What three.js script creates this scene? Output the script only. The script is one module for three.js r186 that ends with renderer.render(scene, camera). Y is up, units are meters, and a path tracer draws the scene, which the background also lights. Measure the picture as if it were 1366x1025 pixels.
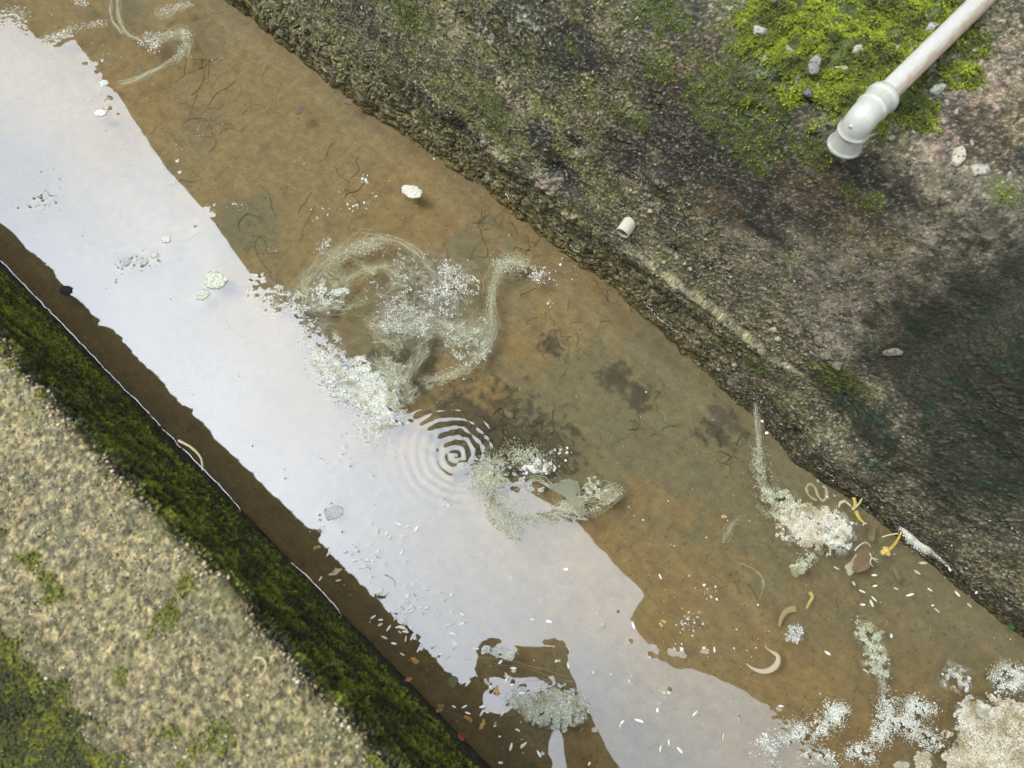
import * as THREE from 'three';
import { mergeGeometries, mergeVertices } from 'three/addons/utils/BufferGeometryUtils.js';
import { RoundedBoxGeometry } from 'three/addons/geometries/RoundedBoxGeometry.js';
import { MarchingCubes } from 'three/addons/objects/MarchingCubes.js';

// ------------------------------------------------------------------ camera, sky, sun, exposure
// x: across the drain (towards the right wall), y: up (water at 0), z: minus the distance along the drain
const scene = new THREE.Scene();
const CX = 683, CY = 512.5, F = 1000, EYE = 1.0;             // photograph pixels; eye 1 m above the water
const nrm = (a) => { const l = Math.hypot(...a); return a.map((x) => x / l); };
const dot3 = (a, b) => a[0] * b[0] + a[1] * b[1] + a[2] * b[2];
const cN = nrm([690 - CX, 880 - CY, F]);                      // straight down, in camera axes (right, down, forward)
let cD = nrm([-2549 - CX, -2275 - CY, F]);                    // along the drain
{ const k = dot3(cD, cN); cD = nrm(cD.map((x, i) => x - k * cN[i])); }
let cS = [cD[1] * cN[2] - cD[2] * cN[1], cD[2] * cN[0] - cD[0] * cN[2], cD[0] * cN[1] - cD[1] * cN[0]];
if (cS[0] < 0) cS = cS.map((x) => -x);
const camToWorld = (v) => new THREE.Vector3(dot3(v, cS), -dot3(v, cN), -dot3(v, cD));
const camera = new THREE.PerspectiveCamera(2 * Math.atan(CY / F) * 180 / Math.PI, 4 / 3, 0.02, 400);
camera.position.set(0, EYE, 0);
const camRight = camToWorld([1, 0, 0]), camUp = camToWorld([0, -1, 0]), camBack = camToWorld([0, 0, -1]);
camera.quaternion.setFromRotationMatrix(new THREE.Matrix4().makeBasis(camRight, camUp, camBack));
camera.focus = 1.02; camera.userData.fStop = 9;
scene.add(camera);

// hash noise
const PERM = new Uint8Array(512);
{ let s = 12345; const p = [...Array(256).keys()]; for (let i = 255; i > 0; i--) { s = (s * 1103515245 + 12345) & 0x7fffffff; const j = s % (i + 1); [p[i], p[j]] = [p[j], p[i]]; } for (let i = 0; i < 512; i++) PERM[i] = p[i & 255]; }
const GX = new Float32Array(256), GY = new Float32Array(256), RV = new Float32Array(256);
for (let i = 0; i < 256; i++) { const a = i / 256 * Math.PI * 2 * 7.3; GX[i] = Math.cos(a); GY[i] = Math.sin(a); RV[i] = ((i * 167) % 256) / 255; }
function n2(x, y) {                                            // gradient noise, about -1..1
  const xi = Math.floor(x), yi = Math.floor(y), fx = x - xi, fy = y - yi, X = xi & 255, Y = yi & 255;
  const u = fx * fx * fx * (fx * (fx * 6 - 15) + 10), v = fy * fy * fy * (fy * (fy * 6 - 15) + 10);
  const a = PERM[PERM[X] + Y], b = PERM[PERM[(X + 1) & 255] + Y], c = PERM[PERM[X] + ((Y + 1) & 255)], d = PERM[PERM[(X + 1) & 255] + ((Y + 1) & 255)];
  const p = GX[a] * fx + GY[a] * fy, q = GX[b] * (fx - 1) + GY[b] * fy, r = GX[c] * fx + GY[c] * (fy - 1), s = GX[d] * (fx - 1) + GY[d] * (fy - 1);
  return (p + (q - p) * u + (r - p) * v + (p - q - r + s) * u * v) * 1.5;
}
function fbm(x, y, o = 4) { let s = 0, a = 0.55, f = 1; for (let i = 0; i < o; i++) { s += a * n2(x * f + i * 17.3, y * f - i * 9.1); a *= 0.52; f *= 2.03; } return s; }
const W = { d: 0, id: 0, e: 0 };
function worley(x, y) {                                        // W.d distance to the nearest point, W.e second minus first, W.id a hash 0..1 of its cell
  const xi = Math.floor(x), yi = Math.floor(y); let d1 = 9, d2 = 9, id = 0;
  for (let j = -1; j < 2; j++) for (let i = -1; i < 2; i++) {
    const h = PERM[PERM[(xi + i) & 255] + ((yi + j) & 255)], px = xi + i + 0.15 + 0.7 * RV[h], py = yi + j + 0.15 + 0.7 * RV[PERM[h]], d = Math.hypot(px - x, py - y);
    if (d < d1) { d2 = d1; d1 = d; id = h; } else if (d < d2) d2 = d;
  }
  W.d = d1; W.e = d2 - d1; W.id = RV[PERM[id + 37]]; return d1;
}
let SEED = 7;
const rnd = () => { SEED = (SEED + 0x6d2b79f5) | 0; let t = Math.imul(SEED ^ (SEED >>> 15), 1 | SEED); t = (t + Math.imul(t ^ (t >>> 7), 61 | t)) ^ t; return ((t ^ (t >>> 14)) >>> 0) / 4294967296; };
const seed = (n) => { SEED = n * 7919 + 13; };
const gauss = () => Math.sqrt(-2 * Math.log(rnd() + 1e-9)) * Math.cos(2 * Math.PI * rnd());
const sm = (a, b, x) => { const t = Math.min(1, Math.max(0, (x - a) / (b - a))); return t * t * (3 - 2 * t); };
const lerp = (a, b, t) => a + (b - a) * t;
const mix3 = (a, b, t) => { a[0] += (b[0] - a[0]) * t; a[1] += (b[1] - a[1]) * t; a[2] += (b[2] - a[2]) * t; return a; };

// overcast sky: pale cloud with slow unevenness, brighter round the veiled sun
const SUN = new THREE.Vector3(-0.34, 1, -0.48).normalize();
const SKY_LEVEL = 7.0;
{
  const w = 1024, h = 512, data = new Float32Array(w * h * 4);
  for (let j = 0; j < h; j++) for (let i = 0; i < w; i++) {
    const el = ((j + 0.5) / h - 0.5) * Math.PI, az = ((i + 0.5) / w - 0.5) * 2 * Math.PI;
    const x = Math.cos(el) * Math.cos(az), y = Math.sin(el), z = Math.cos(el) * Math.sin(az);
    const t = Math.max(y, 0.12), px = x / t, pz = z / t;      // a flat layer of cloud
    const c = fbm(px * 1.6 + 3.1, pz * 1.6 - 1.2, 5), c2 = fbm(px * 5 + 9, pz * 5 + 4, 4);
    const s = Math.max(0, x * SUN.x + y * SUN.y + z * SUN.z), glow = Math.exp((s - 1) * 9);
    let L = SKY_LEVEL * (0.40 + 0.20 * c + 0.12 * c2 + 1.62 * glow);
    const blue = 0.5 + 0.5 * Math.max(-1, Math.min(1, fbm(px * 1.1 - 6, pz * 1.1 + 2, 3) * 1.6));
    const k = (j * w + i) * 4;
    data[k] = L * (0.945 - 0.10 * blue); data[k + 1] = L * (0.99 - 0.02 * blue); data[k + 2] = L * (1.07 + 0.10 * blue); data[k + 3] = 1;
  }
  const sky = new THREE.DataTexture(data, w, h, THREE.RGBAFormat, THREE.FloatType);
  sky.mapping = THREE.EquirectangularReflectionMapping; sky.magFilter = THREE.LinearFilter; sky.minFilter = THREE.LinearFilter; sky.colorSpace = THREE.LinearSRGBColorSpace; sky.needsUpdate = true;
  scene.background = sky; scene.environment = sky;
}
const sun = new THREE.DirectionalLight(new THREE.Color(1, 0.96, 0.88), 1.5);
sun.name = 'sun'; sun.position.copy(SUN).multiplyScalar(12); sun.target.position.set(0.2, 0, 0); sun.castShadow = true; sun.shadow.radius = 22;
sun.shadow.mapSize.set(2048, 2048); Object.assign(sun.shadow.camera, { left: -3, right: 3, top: 3, bottom: -3, near: 1, far: 30 });
scene.add(sun, sun.target);

const renderer = new THREE.WebGLRenderer({ antialias: true });
renderer.toneMapping = THREE.LinearToneMapping; renderer.toneMappingExposure = 1.0;
renderer.shadowMap.enabled = true; renderer.shadowMap.type = THREE.PCFSoftShadowMap;

// ------------------------------------------------------------------ helpers
// the point at height h that photograph pixel (px, py) shows
function P(px, py, h = 0) {
  const r = [px - CX, py - CY, F], t = (EYE - h) / dot3(r, cN);
  return new THREE.Vector3(dot3(r, cS) * t, h, -dot3(r, cD) * t);
}
const NAMES = new Set();
function numbered(n) { if (!NAMES.has(n)) { NAMES.add(n); return n; } let k = 1; while (NAMES.has(n + '_' + String(k).padStart(3, '0'))) k++; n += '_' + String(k).padStart(3, '0'); NAMES.add(n); return n; }
function tag(o, label, category, group, kind) { if (label) o.userData.label = label; if (category) o.userData.category = category; if (group) o.userData.group = group; if (kind) o.userData.kind = kind; return o; }
function shade(o) { o.castShadow = true; o.receiveShadow = true; return o; }
function thing(name, label, category, pos, group) { const g = new THREE.Group(); g.name = numbered(name); if (pos) g.position.copy(pos); tag(g, label, category, group); scene.add(g); return g; }
function add(name, geo, mat, parent = scene) { const m = shade(new THREE.Mesh(geo, mat)); m.name = parent === scene ? numbered(name) : name; parent.add(m); return m; }
function std(r, g, b, rough = 0.9, extra = {}) { return new THREE.MeshStandardMaterial({ color: new THREE.Color().setRGB(r, g, b), roughness: rough, ...extra }); }
function phys(r, g, b, rough, extra = {}) { return new THREE.MeshPhysicalMaterial({ color: new THREE.Color().setRGB(r, g, b), roughness: rough, ...extra }); }
// a square tiling texture from a function of (x, y) in 0..1 that tiles by cross-fading
function tileTex(n, fn, srgb) {
  const data = new Uint8Array(n * n * 4);
  for (let j = 0; j < n; j++) for (let i = 0; i < n; i++) { const c = fn(i / n, j / n), k = (j * n + i) * 4; for (let q = 0; q < 3; q++) data[k + q] = Math.max(0, Math.min(255, (c[q] ?? c[0]) * 255)); data[k + 3] = 255; }
  const t = new THREE.DataTexture(data, n, n); t.wrapS = t.wrapT = THREE.RepeatWrapping; t.magFilter = THREE.LinearFilter; t.minFilter = THREE.LinearMipmapLinearFilter; t.generateMipmaps = true; t.needsUpdate = true;
  return t;
}
// gradient noise with a period of p cells (p divides 256)
function pn(x, y, p) {
  const xi = Math.floor(x), yi = Math.floor(y), fx = x - xi, fy = y - yi, X = ((xi % p) + p) % p, Y = ((yi % p) + p) % p, X1 = (X + 1) % p, Y1 = (Y + 1) % p;
  const u = fx * fx * (3 - 2 * fx), v = fy * fy * (3 - 2 * fy), a = PERM[PERM[X] + Y], b = PERM[PERM[X1] + Y], c = PERM[PERM[X] + Y1], d = PERM[PERM[X1] + Y1];
  const p0 = GX[a] * fx + GY[a] * fy, q = GX[b] * (fx - 1) + GY[b] * fy, r = GX[c] * fx + GY[c] * (fy - 1), s = GX[d] * (fx - 1) + GY[d] * (fy - 1);
  return (p0 + (q - p0) * u + (r - p0) * v + (p0 - q - r + s) * u * v) * 1.5;
}
const pfbm = (x, y, p, o) => { let s = 0, a = 0.6; for (let i = 0; i < o; i++) { s += a * pn(x * p, y * p, p); p *= 2; a *= 0.6; } return s; };
const GRIT = tileTex(1024, (x, y) => { const n = pfbm(x, y, 32, 3), m = pn(x * 128, y * 128, 128), k = pn(x * 64 + 5, y * 64 + 9, 64); const v = 0.78 + 0.3 * n + 0.25 * m + (k > 0.55 ? 0.35 : 0) - (m < -0.45 ? 0.25 : 0); return [v, v * 0.99, v * 0.97]; });
const GRIT_BUMP = tileTex(1024, (x, y) => [0.5 + 0.25 * pfbm(x, y, 64, 3) + 0.2 * pn(x * 128, y * 128, 128)]);
const SILT = tileTex(1024, (x, y) => { const n = pfbm(x, y, 16, 5), m = pn(x * 128, y * 128, 128), k = pn(x * 64 + 3, y * 64 + 1, 64); const v = 0.86 + 0.16 * n + 0.08 * m - (k < -0.62 ? 0.3 : 0); return [v, v, v]; });
// a grid mesh: at(i, j) -> writes position, uv and colour
function gridMesh(nu, nv, fill) {
  const pos = new Float32Array(nu * nv * 3), uv = new Float32Array(nu * nv * 2), col = new Float32Array(nu * nv * 3), idx = new Uint32Array((nu - 1) * (nv - 1) * 6);
  const out = { p: [0, 0, 0], t: [0, 0], c: [1, 1, 1] };
  for (let i = 0; i < nu; i++) for (let j = 0; j < nv; j++) { fill(i, j, out); const k = i * nv + j; pos.set(out.p, k * 3); uv.set(out.t, k * 2); col.set(out.c, k * 3); }
  let q = 0;
  for (let i = 0; i < nu - 1; i++) for (let j = 0; j < nv - 1; j++) { const a = i * nv + j, b = a + nv; idx[q++] = a; idx[q++] = b; idx[q++] = a + 1; idx[q++] = b; idx[q++] = b + 1; idx[q++] = a + 1; }
  const g = new THREE.BufferGeometry();
  g.setAttribute('position', new THREE.BufferAttribute(pos, 3)); g.setAttribute('uv', new THREE.BufferAttribute(uv, 2)); g.setAttribute('color', new THREE.BufferAttribute(col, 3)); g.setIndex(new THREE.BufferAttribute(idx, 1));
  g.computeVertexNormals(); return g;
}
// distances along the drain: fine where the camera looks, stretched out beyond
function stations(lo, hi, step, ends) { const a = []; for (let d = lo; d <= hi; d += step) a.push(d); let s = step * 3, d = hi; while (d < ends[1]) { d += s; s *= 1.35; a.push(d); } s = step * 3; d = lo; while (d > ends[0]) { d -= s; s *= 1.35; a.unshift(d); } return a; }
function spline(pts, closed = false) { return new THREE.CatmullRomCurve3(pts, closed, 'centripetal'); }
// a rough little stone or crumb
function lump(detail, amp, sx = 1, sy = 1, sz = 1, s = 1, freq = 1.6) {
  let g = new THREE.IcosahedronGeometry(1, detail); g.deleteAttribute('uv'); g.deleteAttribute('normal'); g = mergeVertices(g, 1e-4);
  const p = g.attributes.position;
  for (let i = 0; i < p.count; i++) { const x = p.getX(i), y = p.getY(i), z = p.getZ(i), k = 1 + amp * (n2(x * freq + s * 3.7, y * freq + z * 1.3 * freq + s) + 0.5 * n2(z * 2.6 * freq + s, x * 2.6 * freq - y * 2 + s * 2.2)); p.setXYZ(i, x * k * sx, y * k * sy, z * k * sz); }
  g.computeVertexNormals(); return g;
}
// one tube through points, thick or thin along its way
function cord(pts, r, sides = 4, steps = 0, flat = 1) {
  const c = spline(pts), n = steps || Math.max(4, pts.length * 4), pos = [], idx = [], rr = typeof r === 'function' ? r : () => r, a = new THREE.Vector3(), t = new THREE.Vector3(), b = new THREE.Vector3(), up = new THREE.Vector3(0, 1, 0), o = new THREE.Vector3();
  for (let i = 0; i <= n; i++) {
    c.getPoint(i / n, a); c.getTangent(i / n, t); b.crossVectors(t, Math.abs(t.y) > 0.9 ? new THREE.Vector3(1, 0, 0) : up).normalize(); o.crossVectors(b, t).normalize();
    const w = rr(i / n);
    for (let k = 0; k < sides; k++) { const q = k / sides * 2 * Math.PI; pos.push(a.x + (b.x * Math.cos(q) + o.x * Math.sin(q) * flat) * w, a.y + (b.y * Math.cos(q) + o.y * Math.sin(q) * flat) * w, a.z + (b.z * Math.cos(q) + o.z * Math.sin(q) * flat) * w); }
  }
  for (let i = 0; i < n; i++) for (let k = 0; k < sides; k++) { const p = i * sides + k, q = i * sides + (k + 1) % sides; idx.push(p, q, p + sides, q, q + sides, p + sides); }
  for (let k = 1; k < sides - 1; k++) { idx.push(0, k + 1, k); const m = n * sides; idx.push(m, m + k, m + k + 1); }
  const g = new THREE.BufferGeometry(); g.setAttribute('position', new THREE.Float32BufferAttribute(pos, 3)); g.setIndex(idx); g.computeVertexNormals(); return g;
}
const M4 = new THREE.Matrix4(), Q4 = new THREE.Quaternion(), V3 = new THREE.Vector3(), S3 = new THREE.Vector3(), UP = new THREE.Vector3(0, 1, 0), E4 = new THREE.Euler();
// many small pieces of one shape, as one object
function scatter(name, geo, mat, list, parent = scene) {       // list of [Vector3 position, Quaternion, scale (number or Vector3), [r, g, b]]
  const m = shade(new THREE.InstancedMesh(geo, mat, list.length)); m.name = parent === scene ? numbered(name) : name; const c = new THREE.Color();
  list.forEach(([p, q, s, rgb], i) => { if (typeof s === 'number') S3.set(s, s, s); else S3.copy(s); m.setMatrixAt(i, M4.compose(p, q, S3)); m.setColorAt(i, c.setRGB(...rgb)); });
  m.userData.kind = 'stuff'; parent.add(m); return m;
}
const spinUp = (normal, a) => new THREE.Quaternion().setFromUnitVectors(UP, normal).multiply(new THREE.Quaternion().setFromAxisAngle(UP, a));
const anyTurn = () => new THREE.Quaternion().setFromEuler(new THREE.Euler(rnd() * 6.3, rnd() * 6.3, rnd() * 6.3));

// ------------------------------------------------------------------ the right wall: a rough weathered slope
const PROF = [[0.455, -0.12], [0.474, -0.04], [0.480, 0], [0.484, 0.05], [0.491, 0.104], [0.499, 0.135], [0.512, 0.18], [0.530, 0.24], [0.548, 0.31], [0.566, 0.36], [0.592, 0.398], [0.64, 0.418], [0.72, 0.434], [0.85, 0.45], [1.4, 0.48]];
const bankCurve = new THREE.CatmullRomCurve3(PROF.map(([x, h]) => new THREE.Vector3(x, h, 0)), false, 'centripetal');
const BN = 1200, bankTab = []; let bankLen = 0;
{ let last = null; const LN = bankCurve.getLengths(BN * 4); for (let i = 0; i <= BN * 4; i++) { const p = bankCurve.getPoint(i / (BN * 4)); bankTab.push([LN[i], p.x, p.y]); last = p; } bankLen = LN[BN * 4]; }
function bankBase(v) {                                         // x, h and the outward normal of the smooth section at length v
  let lo = 0, hi = bankTab.length - 1; while (hi - lo > 1) { const m = (lo + hi) >> 1; if (bankTab[m][0] <= v) lo = m; else hi = m; }
  const a = bankTab[lo], b = bankTab[hi], t = Math.min(1, Math.max(0, (v - a[0]) / (b[0] - a[0] || 1))), tx = b[1] - a[1], th = b[2] - a[2], l = Math.hypot(tx, th) || 1;
  return [lerp(a[1], b[1], t), lerp(a[2], b[2], t), -th / l, tx / l];
}
function bankPix(px, py) {                                     // where a photograph pixel meets the smooth slope: [distance along, length v]
  const r = [px - CX, py - CY, F], N = dot3(r, cN), t = dot3(r, cS) / N; let lo = 0, hi = bankLen;
  for (let i = 0; i < 40; i++) { const m = (lo + hi) / 2, b = bankBase(m); if (b[0] / (EYE - b[1]) < t) lo = m; else hi = m; }
  return [dot3(r, cD) / N * (EYE - bankBase(lo)[1]), lo];
}
const V_WATER = (() => { let lo = 0, hi = 0.4; for (let i = 0; i < 40; i++) { const m = (lo + hi) / 2; if (bankBase(m)[1] < 0) lo = m; else hi = m; } return lo; })();
const V_LEDGE = bankPix(950, 410)[1];
// how far the waterline strays from the straight line, by distance along
const WAVY = [[-3, 0], [-0.44, -0.013], [-0.26, -0.014], [-0.09, -0.020], [-0.02, -0.004], [0.10, 0.009], [0.24, 0.020], [0.36, 0.010], [0.53, 0.016], [0.64, 0.006], [0.79, -0.005], [1.09, -0.006], [4, 0]];
function wavy(d) { let k = 1; while (k < WAVY.length - 1 && WAVY[k][0] < d) k++; const [a, b] = [WAVY[k - 1], WAVY[k]], t = sm(0, 1, (d - a[0]) / (b[0] - a[0])); return lerp(a[1], b[1], t); }
// patches in the photograph: [px, py, radius along (m), radius up (m), edge roughness]; each gives 0..1 at (d, v)
function patch(px, py, ra, rv, rough = 0.6, freq = 28) { const [d, v] = bankPix(px, py), s = (px * 13 + py * 7) % 91; return (D, Vv) => { const a = (D - d) / ra, b = (Vv - v) / rv, q = a * a + b * b; if (q > 6) return 0; return sm(1.25, 0.55, Math.sqrt(q) + rough * fbm(D * freq + s, Vv * freq - s, 4)); }; }
function strokeOn(pts, r, rough = 0.4, freq = 40) { const L = pts.map(([x, y]) => bankPix(x, y)); return (D, Vv) => { let best = 9; for (let i = 0; i < L.length - 1; i++) { const [x0, y0] = L[i], [x1, y1] = L[i + 1], dx = x1 - x0, dy = y1 - y0, t = Math.min(1, Math.max(0, ((D - x0) * dx + (Vv - y0) * dy) / (dx * dx + dy * dy))); best = Math.min(best, Math.hypot(D - x0 - dx * t, Vv - y0 - dy * t)); } if (best > r * 3) return 0; return sm(1.3, 0.5, best / r + rough * fbm(D * freq, Vv * freq + 5, 3)); }; }
const any = (list) => (d, v) => { let m = 0; for (const f of list) { const q = f(d, v); if (q > m) m = q; } return m; };
const mossThick = any([patch(1100, 40, 0.075, 0.085), patch(1180, 40, 0.07, 0.08), patch(1150, 100, 0.06, 0.05), patch(1060, 15, 0.05, 0.06), patch(1230, 20, 0.04, 0.05, 0.7), patch(1215, 150, 0.026, 0.016, 0.9, 40), patch(1275, 100, 0.022, 0.014, 0.9, 40), patch(1290, 60, 0.018, 0.02, 0.9, 40), patch(1125, 128, 0.022, 0.014, 0.9), patch(1030, 40, 0.03, 0.04, 0.9)]);
const mossThin = any([patch(1012, 160, 0.03, 0.055, 0.9, 50), patch(1015, 205, 0.022, 0.03, 0.8, 60), patch(880, 90, 0.025, 0.02, 0.8, 60), patch(853, 163, 0.016, 0.014, 0.8, 60), patch(870, 5, 0.05, 0.03, 1.0, 50), patch(960, 130, 0.05, 0.04, 1.2, 50), patch(1000, 60, 0.04, 0.05, 1.1, 50), patch(1165, 268, 0.016, 0.012, 0.8, 60), patch(1135, 258, 0.012, 0.01, 0.8, 60), patch(1335, 262, 0.02, 0.01, 0.8, 60), patch(765, 62, 0.012, 0.01, 0.8, 60), patch(1002, 480, 0.03, 0.025, 0.8, 60), patch(1120, 505, 0.035, 0.025, 1.0, 60), patch(1085, 200, 0.03, 0.02, 1.1, 60), patch(660, 150, 0.035, 0.03, 1.2, 50), patch(545, 15, 0.05, 0.03, 1.1, 50)]);
const crust = any([patch(668, 212, 0.022, 0.018, 0.7, 60), patch(726, 245, 0.026, 0.016, 0.7, 60), patch(650, 195, 0.015, 0.012, 0.7, 60), patch(762, 290, 0.018, 0.008, 0.8, 60)]);
const tarry = any([patch(748, 228, 0.036, 0.028, 0.6, 40), patch(722, 185, 0.026, 0.022, 0.8, 40), patch(600, 165, 0.03, 0.012, 1.0, 40), patch(765, 190, 0.015, 0.012, 0.9, 50), patch(570, 130, 0.02, 0.01, 1.0, 40)]);
const pale = any([patch(672, 110, 0.014, 0.012, 0.5, 60), patch(697, 132, 0.022, 0.018, 0.7, 60), patch(772, 155, 0.012, 0.008, 0.7, 60), patch(590, 30, 0.05, 0.03, 1.2, 40)]);
const rust = any([patch(935, 90, 0.05, 0.05, 1.1, 30), patch(965, 275, 0.035, 0.03, 1.1, 40), patch(1130, 290, 0.06, 0.03, 1.0, 30), patch(1340, 150, 0.05, 0.06, 0.9, 24), patch(1085, 240, 0.05, 0.03, 1.1, 40), patch(900, 65, 0.03, 0.02, 1, 40)]);
const umber = any([patch(930, 190, 0.09, 0.08, 0.8, 20), patch(1090, 245, 0.07, 0.04, 0.9, 20), patch(980, 110, 0.05, 0.06, 0.9, 22), patch(900, 130, 0.05, 0.04, 1, 24), patch(1050, 200, 0.06, 0.05, 1, 24), patch(1000, 270, 0.07, 0.05, 1, 24), patch(840, 210, 0.05, 0.03, 1, 24), patch(1150, 250, 0.08, 0.03, 1, 24), patch(1310, 190, 0.06, 0.03, 1.1, 24), patch(905, 20, 0.05, 0.04, 1, 24), patch(770, 60, 0.06, 0.04, 1.2, 20)]);
const murk = any([patch(540, 110, 0.12, 0.02, 0.9, 24), patch(640, 190, 0.06, 0.018, 0.9, 30), patch(800, 290, 0.06, 0.02, 0.9, 30), patch(700, 40, 0.1, 0.05, 1.3, 18), patch(480, 30, 0.1, 0.04, 1.2, 20), patch(860, 430, 0.07, 0.016, 0.8, 30), patch(960, 500, 0.06, 0.016, 0.9, 30), patch(1100, 560, 0.06, 0.03, 0.8, 30), patch(900, 300, 0.03, 0.02, 1, 30)]);
const smooth = any([patch(1140, 380, 0.16, 0.11, 0.5, 14), patch(1060, 320, 0.12, 0.08, 0.5, 14), patch(1230, 330, 0.14, 0.09, 0.5, 14)]);
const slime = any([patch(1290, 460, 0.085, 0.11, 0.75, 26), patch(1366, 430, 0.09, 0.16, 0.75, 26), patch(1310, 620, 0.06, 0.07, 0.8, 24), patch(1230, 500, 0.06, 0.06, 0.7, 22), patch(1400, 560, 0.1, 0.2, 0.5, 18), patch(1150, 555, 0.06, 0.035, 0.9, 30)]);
const flakeGlint = any([patch(1232, 648, 0.014, 0.004, 0.9, 60), patch(1262, 668, 0.012, 0.004, 0.9, 60), patch(1292, 612, 0.012, 0.006, 0.9, 60), patch(1322, 640, 0.008, 0.006, 0.9, 60), patch(1238, 590, 0.008, 0.005, 0.9, 60), patch(1270, 620, 0.006, 0.004, 0.9, 60), patch(1210, 612, 0.006, 0.005, 0.9, 60), patch(705, 20, 0.02, 0.012, 1.2, 50), patch(640, 40, 0.02, 0.012, 1.2, 50), patch(690, 45, 0.012, 0.012, 1.2, 50), patch(1010, 90, 0.014, 0.014, 1.0, 50)]);  // lower-right patches paint pale glints of wet slime; the rest are pale flecks
const greyFoot = any([patch(1180, 620, 0.08, 0.035, 0.6, 20), patch(1290, 680, 0.1, 0.05, 0.6, 20), patch(1240, 580, 0.06, 0.05, 0.7, 24)]);
const ledgeLine = strokeOn([[862, 338], [880, 358], [950, 410], [1040, 482]], 0.007, 0.6, 50);
const chalk = any([patch(870, 360, 0.05, 0.022, 0.8, 40), patch(948, 440, 0.025, 0.02, 0.8, 40), patch(800, 320, 0.05, 0.02, 1.0, 40)]);
const pinkGrit = any([patch(1348, 95, 0.03, 0.05, 0.8, 40), patch(1285, 115, 0.03, 0.02, 0.9, 50), patch(1235, 60, 0.03, 0.03, 0.8, 50), patch(1245, 185, 0.03, 0.02, 0.9, 50)]);
const holes = [[1073, 578, 0.016, -0.016], [742, 232, 0.02, -0.012], [765, 195, 0.012, -0.008], [612, 175, 0.025, -0.008], [898, 335, 0.008, -0.009], [1010, 470, 0.007, -0.007], [690, 268, 0.012, -0.006], [988, 478, 0.005, -0.006], [1325, 590, 0.02, -0.006],
  [668, 208, 0.016, 0.007], [728, 242, 0.016, 0.007], [930, 455, 0.03, 0.006], [870, 395, 0.02, 0.007], [842, 372, 0.014, 0.009], [1120, 470, 0.03, 0.007], [1000, 430, 0.02, 0.004], [880, 240, 0.016, 0.009], [1115, 190, 0.02, 0.008], [1290, 225, 0.04, 0.010], [1340, 280, 0.04, 0.008], [1120, 590, 0.03, 0.006]].map(([x, y, r, a]) => [...bankPix(x, y), r, a]);
const CR0 = bankPix(1062, 575), CR1 = bankPix(1366, 365), CRL = Math.hypot(CR1[0] - CR0[0], CR1[1] - CR0[1]);   // where the dark near part of the wall bends away
function bankDisp(d, v) {
  const up = v - V_WATER, low = sm(0.15, 0.03, up) * (0.25 + 0.75 * sm(-0.02, 0.12, d)), rough = 1 - 0.7 * smooth(d, v);
  let h = 0.007 * fbm(d * 9, v * 9, 3) * rough + 0.0035 * fbm(d * 34 + 7, v * 34, 3) * (0.5 + low + 0.2 * rough);
  const rid = 1 - Math.abs(fbm(d * 22 + 31, v * 30 + 11, 3)) * 2; h += 0.0035 * rid * low; h += 0.006 * fbm(d * 6 + 50, v * 5, 2) * sm(0.2, 0.0, up); if (low > 0.02) { worley(d * 42 + 2.2 * n2(d * 18, v * 18), v * 55 + 2 * n2(d * 18 + 5, v * 18)); h += low * (0.003 * sm(0.6, 0.15, W.d) * W.id - 0.003 * sm(0.12, 0.0, W.e)); }
  worley(d * 130 + 1.5 * n2(d * 60, v * 60), v * 130 + 1.5 * n2(d * 60 + 9, v * 60)); const big = W.id > 0.72 ? 1 : 0.25; h += 0.0016 * sm(0.55, 0.1, W.d) * big * rough;
  worley(d * 290, v * 290); h += 0.00065 * sm(0.6, 0.1, W.d) * (0.4 + W.id) * rough;
  h += 0.0006 * fbm(d * 190, v * 190, 3);
  for (const [hd, hv, r, a] of holes) { const q = ((d - hd) ** 2 + (v - hv) ** 2) / (r * r); if (q < 5) h += a * Math.exp(-q * (1 + 0.5 * n2(d * 80, v * 80))); }
  const m = mossThick(d, v); if (m > 0) worley(d * 55, v * 55); h += m * (0.008 * sm(0.75, 0.1, W.d) * (0.5 + W.id) + 0.003 * fbm(d * 90, v * 90, 2));
  { const t = ((d - CR0[0]) * (CR1[1] - CR0[1]) - (v - CR0[1]) * (CR1[0] - CR0[0])) / CRL + 0.012 * fbm(d * 12, v * 12, 2); h += -0.007 * Math.exp(-t * t / 0.0005) + 0.012 * sm(0.0, -0.09, t) * sm(0.02, 0.12, up) * sm(0.6, 0.35, up); }
  const c = crust(d, v); if (c > 0) h += c * 0.004 * (1 + fbm(d * 120, v * 120, 2));
  const ll = ledgeLine(d, v); h += 0.0015 * ll; h += 0.0075 * sm(0.004, -0.002, v - V_LEDGE) * sm(-0.05, -0.01, v - V_LEDGE) * sm(-0.07, 0, d) * sm(0.28, 0.21, d);
  return h;
}
function bankPoint(d, v, lift = 0) {
  const [x, h, nx, nh] = bankBase(v), k = bankDisp(d, v) + lift, w = wavy(d) * sm(0.107, 0.03, h);
  return new THREE.Vector3(x + w + nx * k, h + nh * k, -d);
}
const bankNormal = (v) => { const b = bankBase(v); return new THREE.Vector3(b[2], b[3], 0); };
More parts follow.
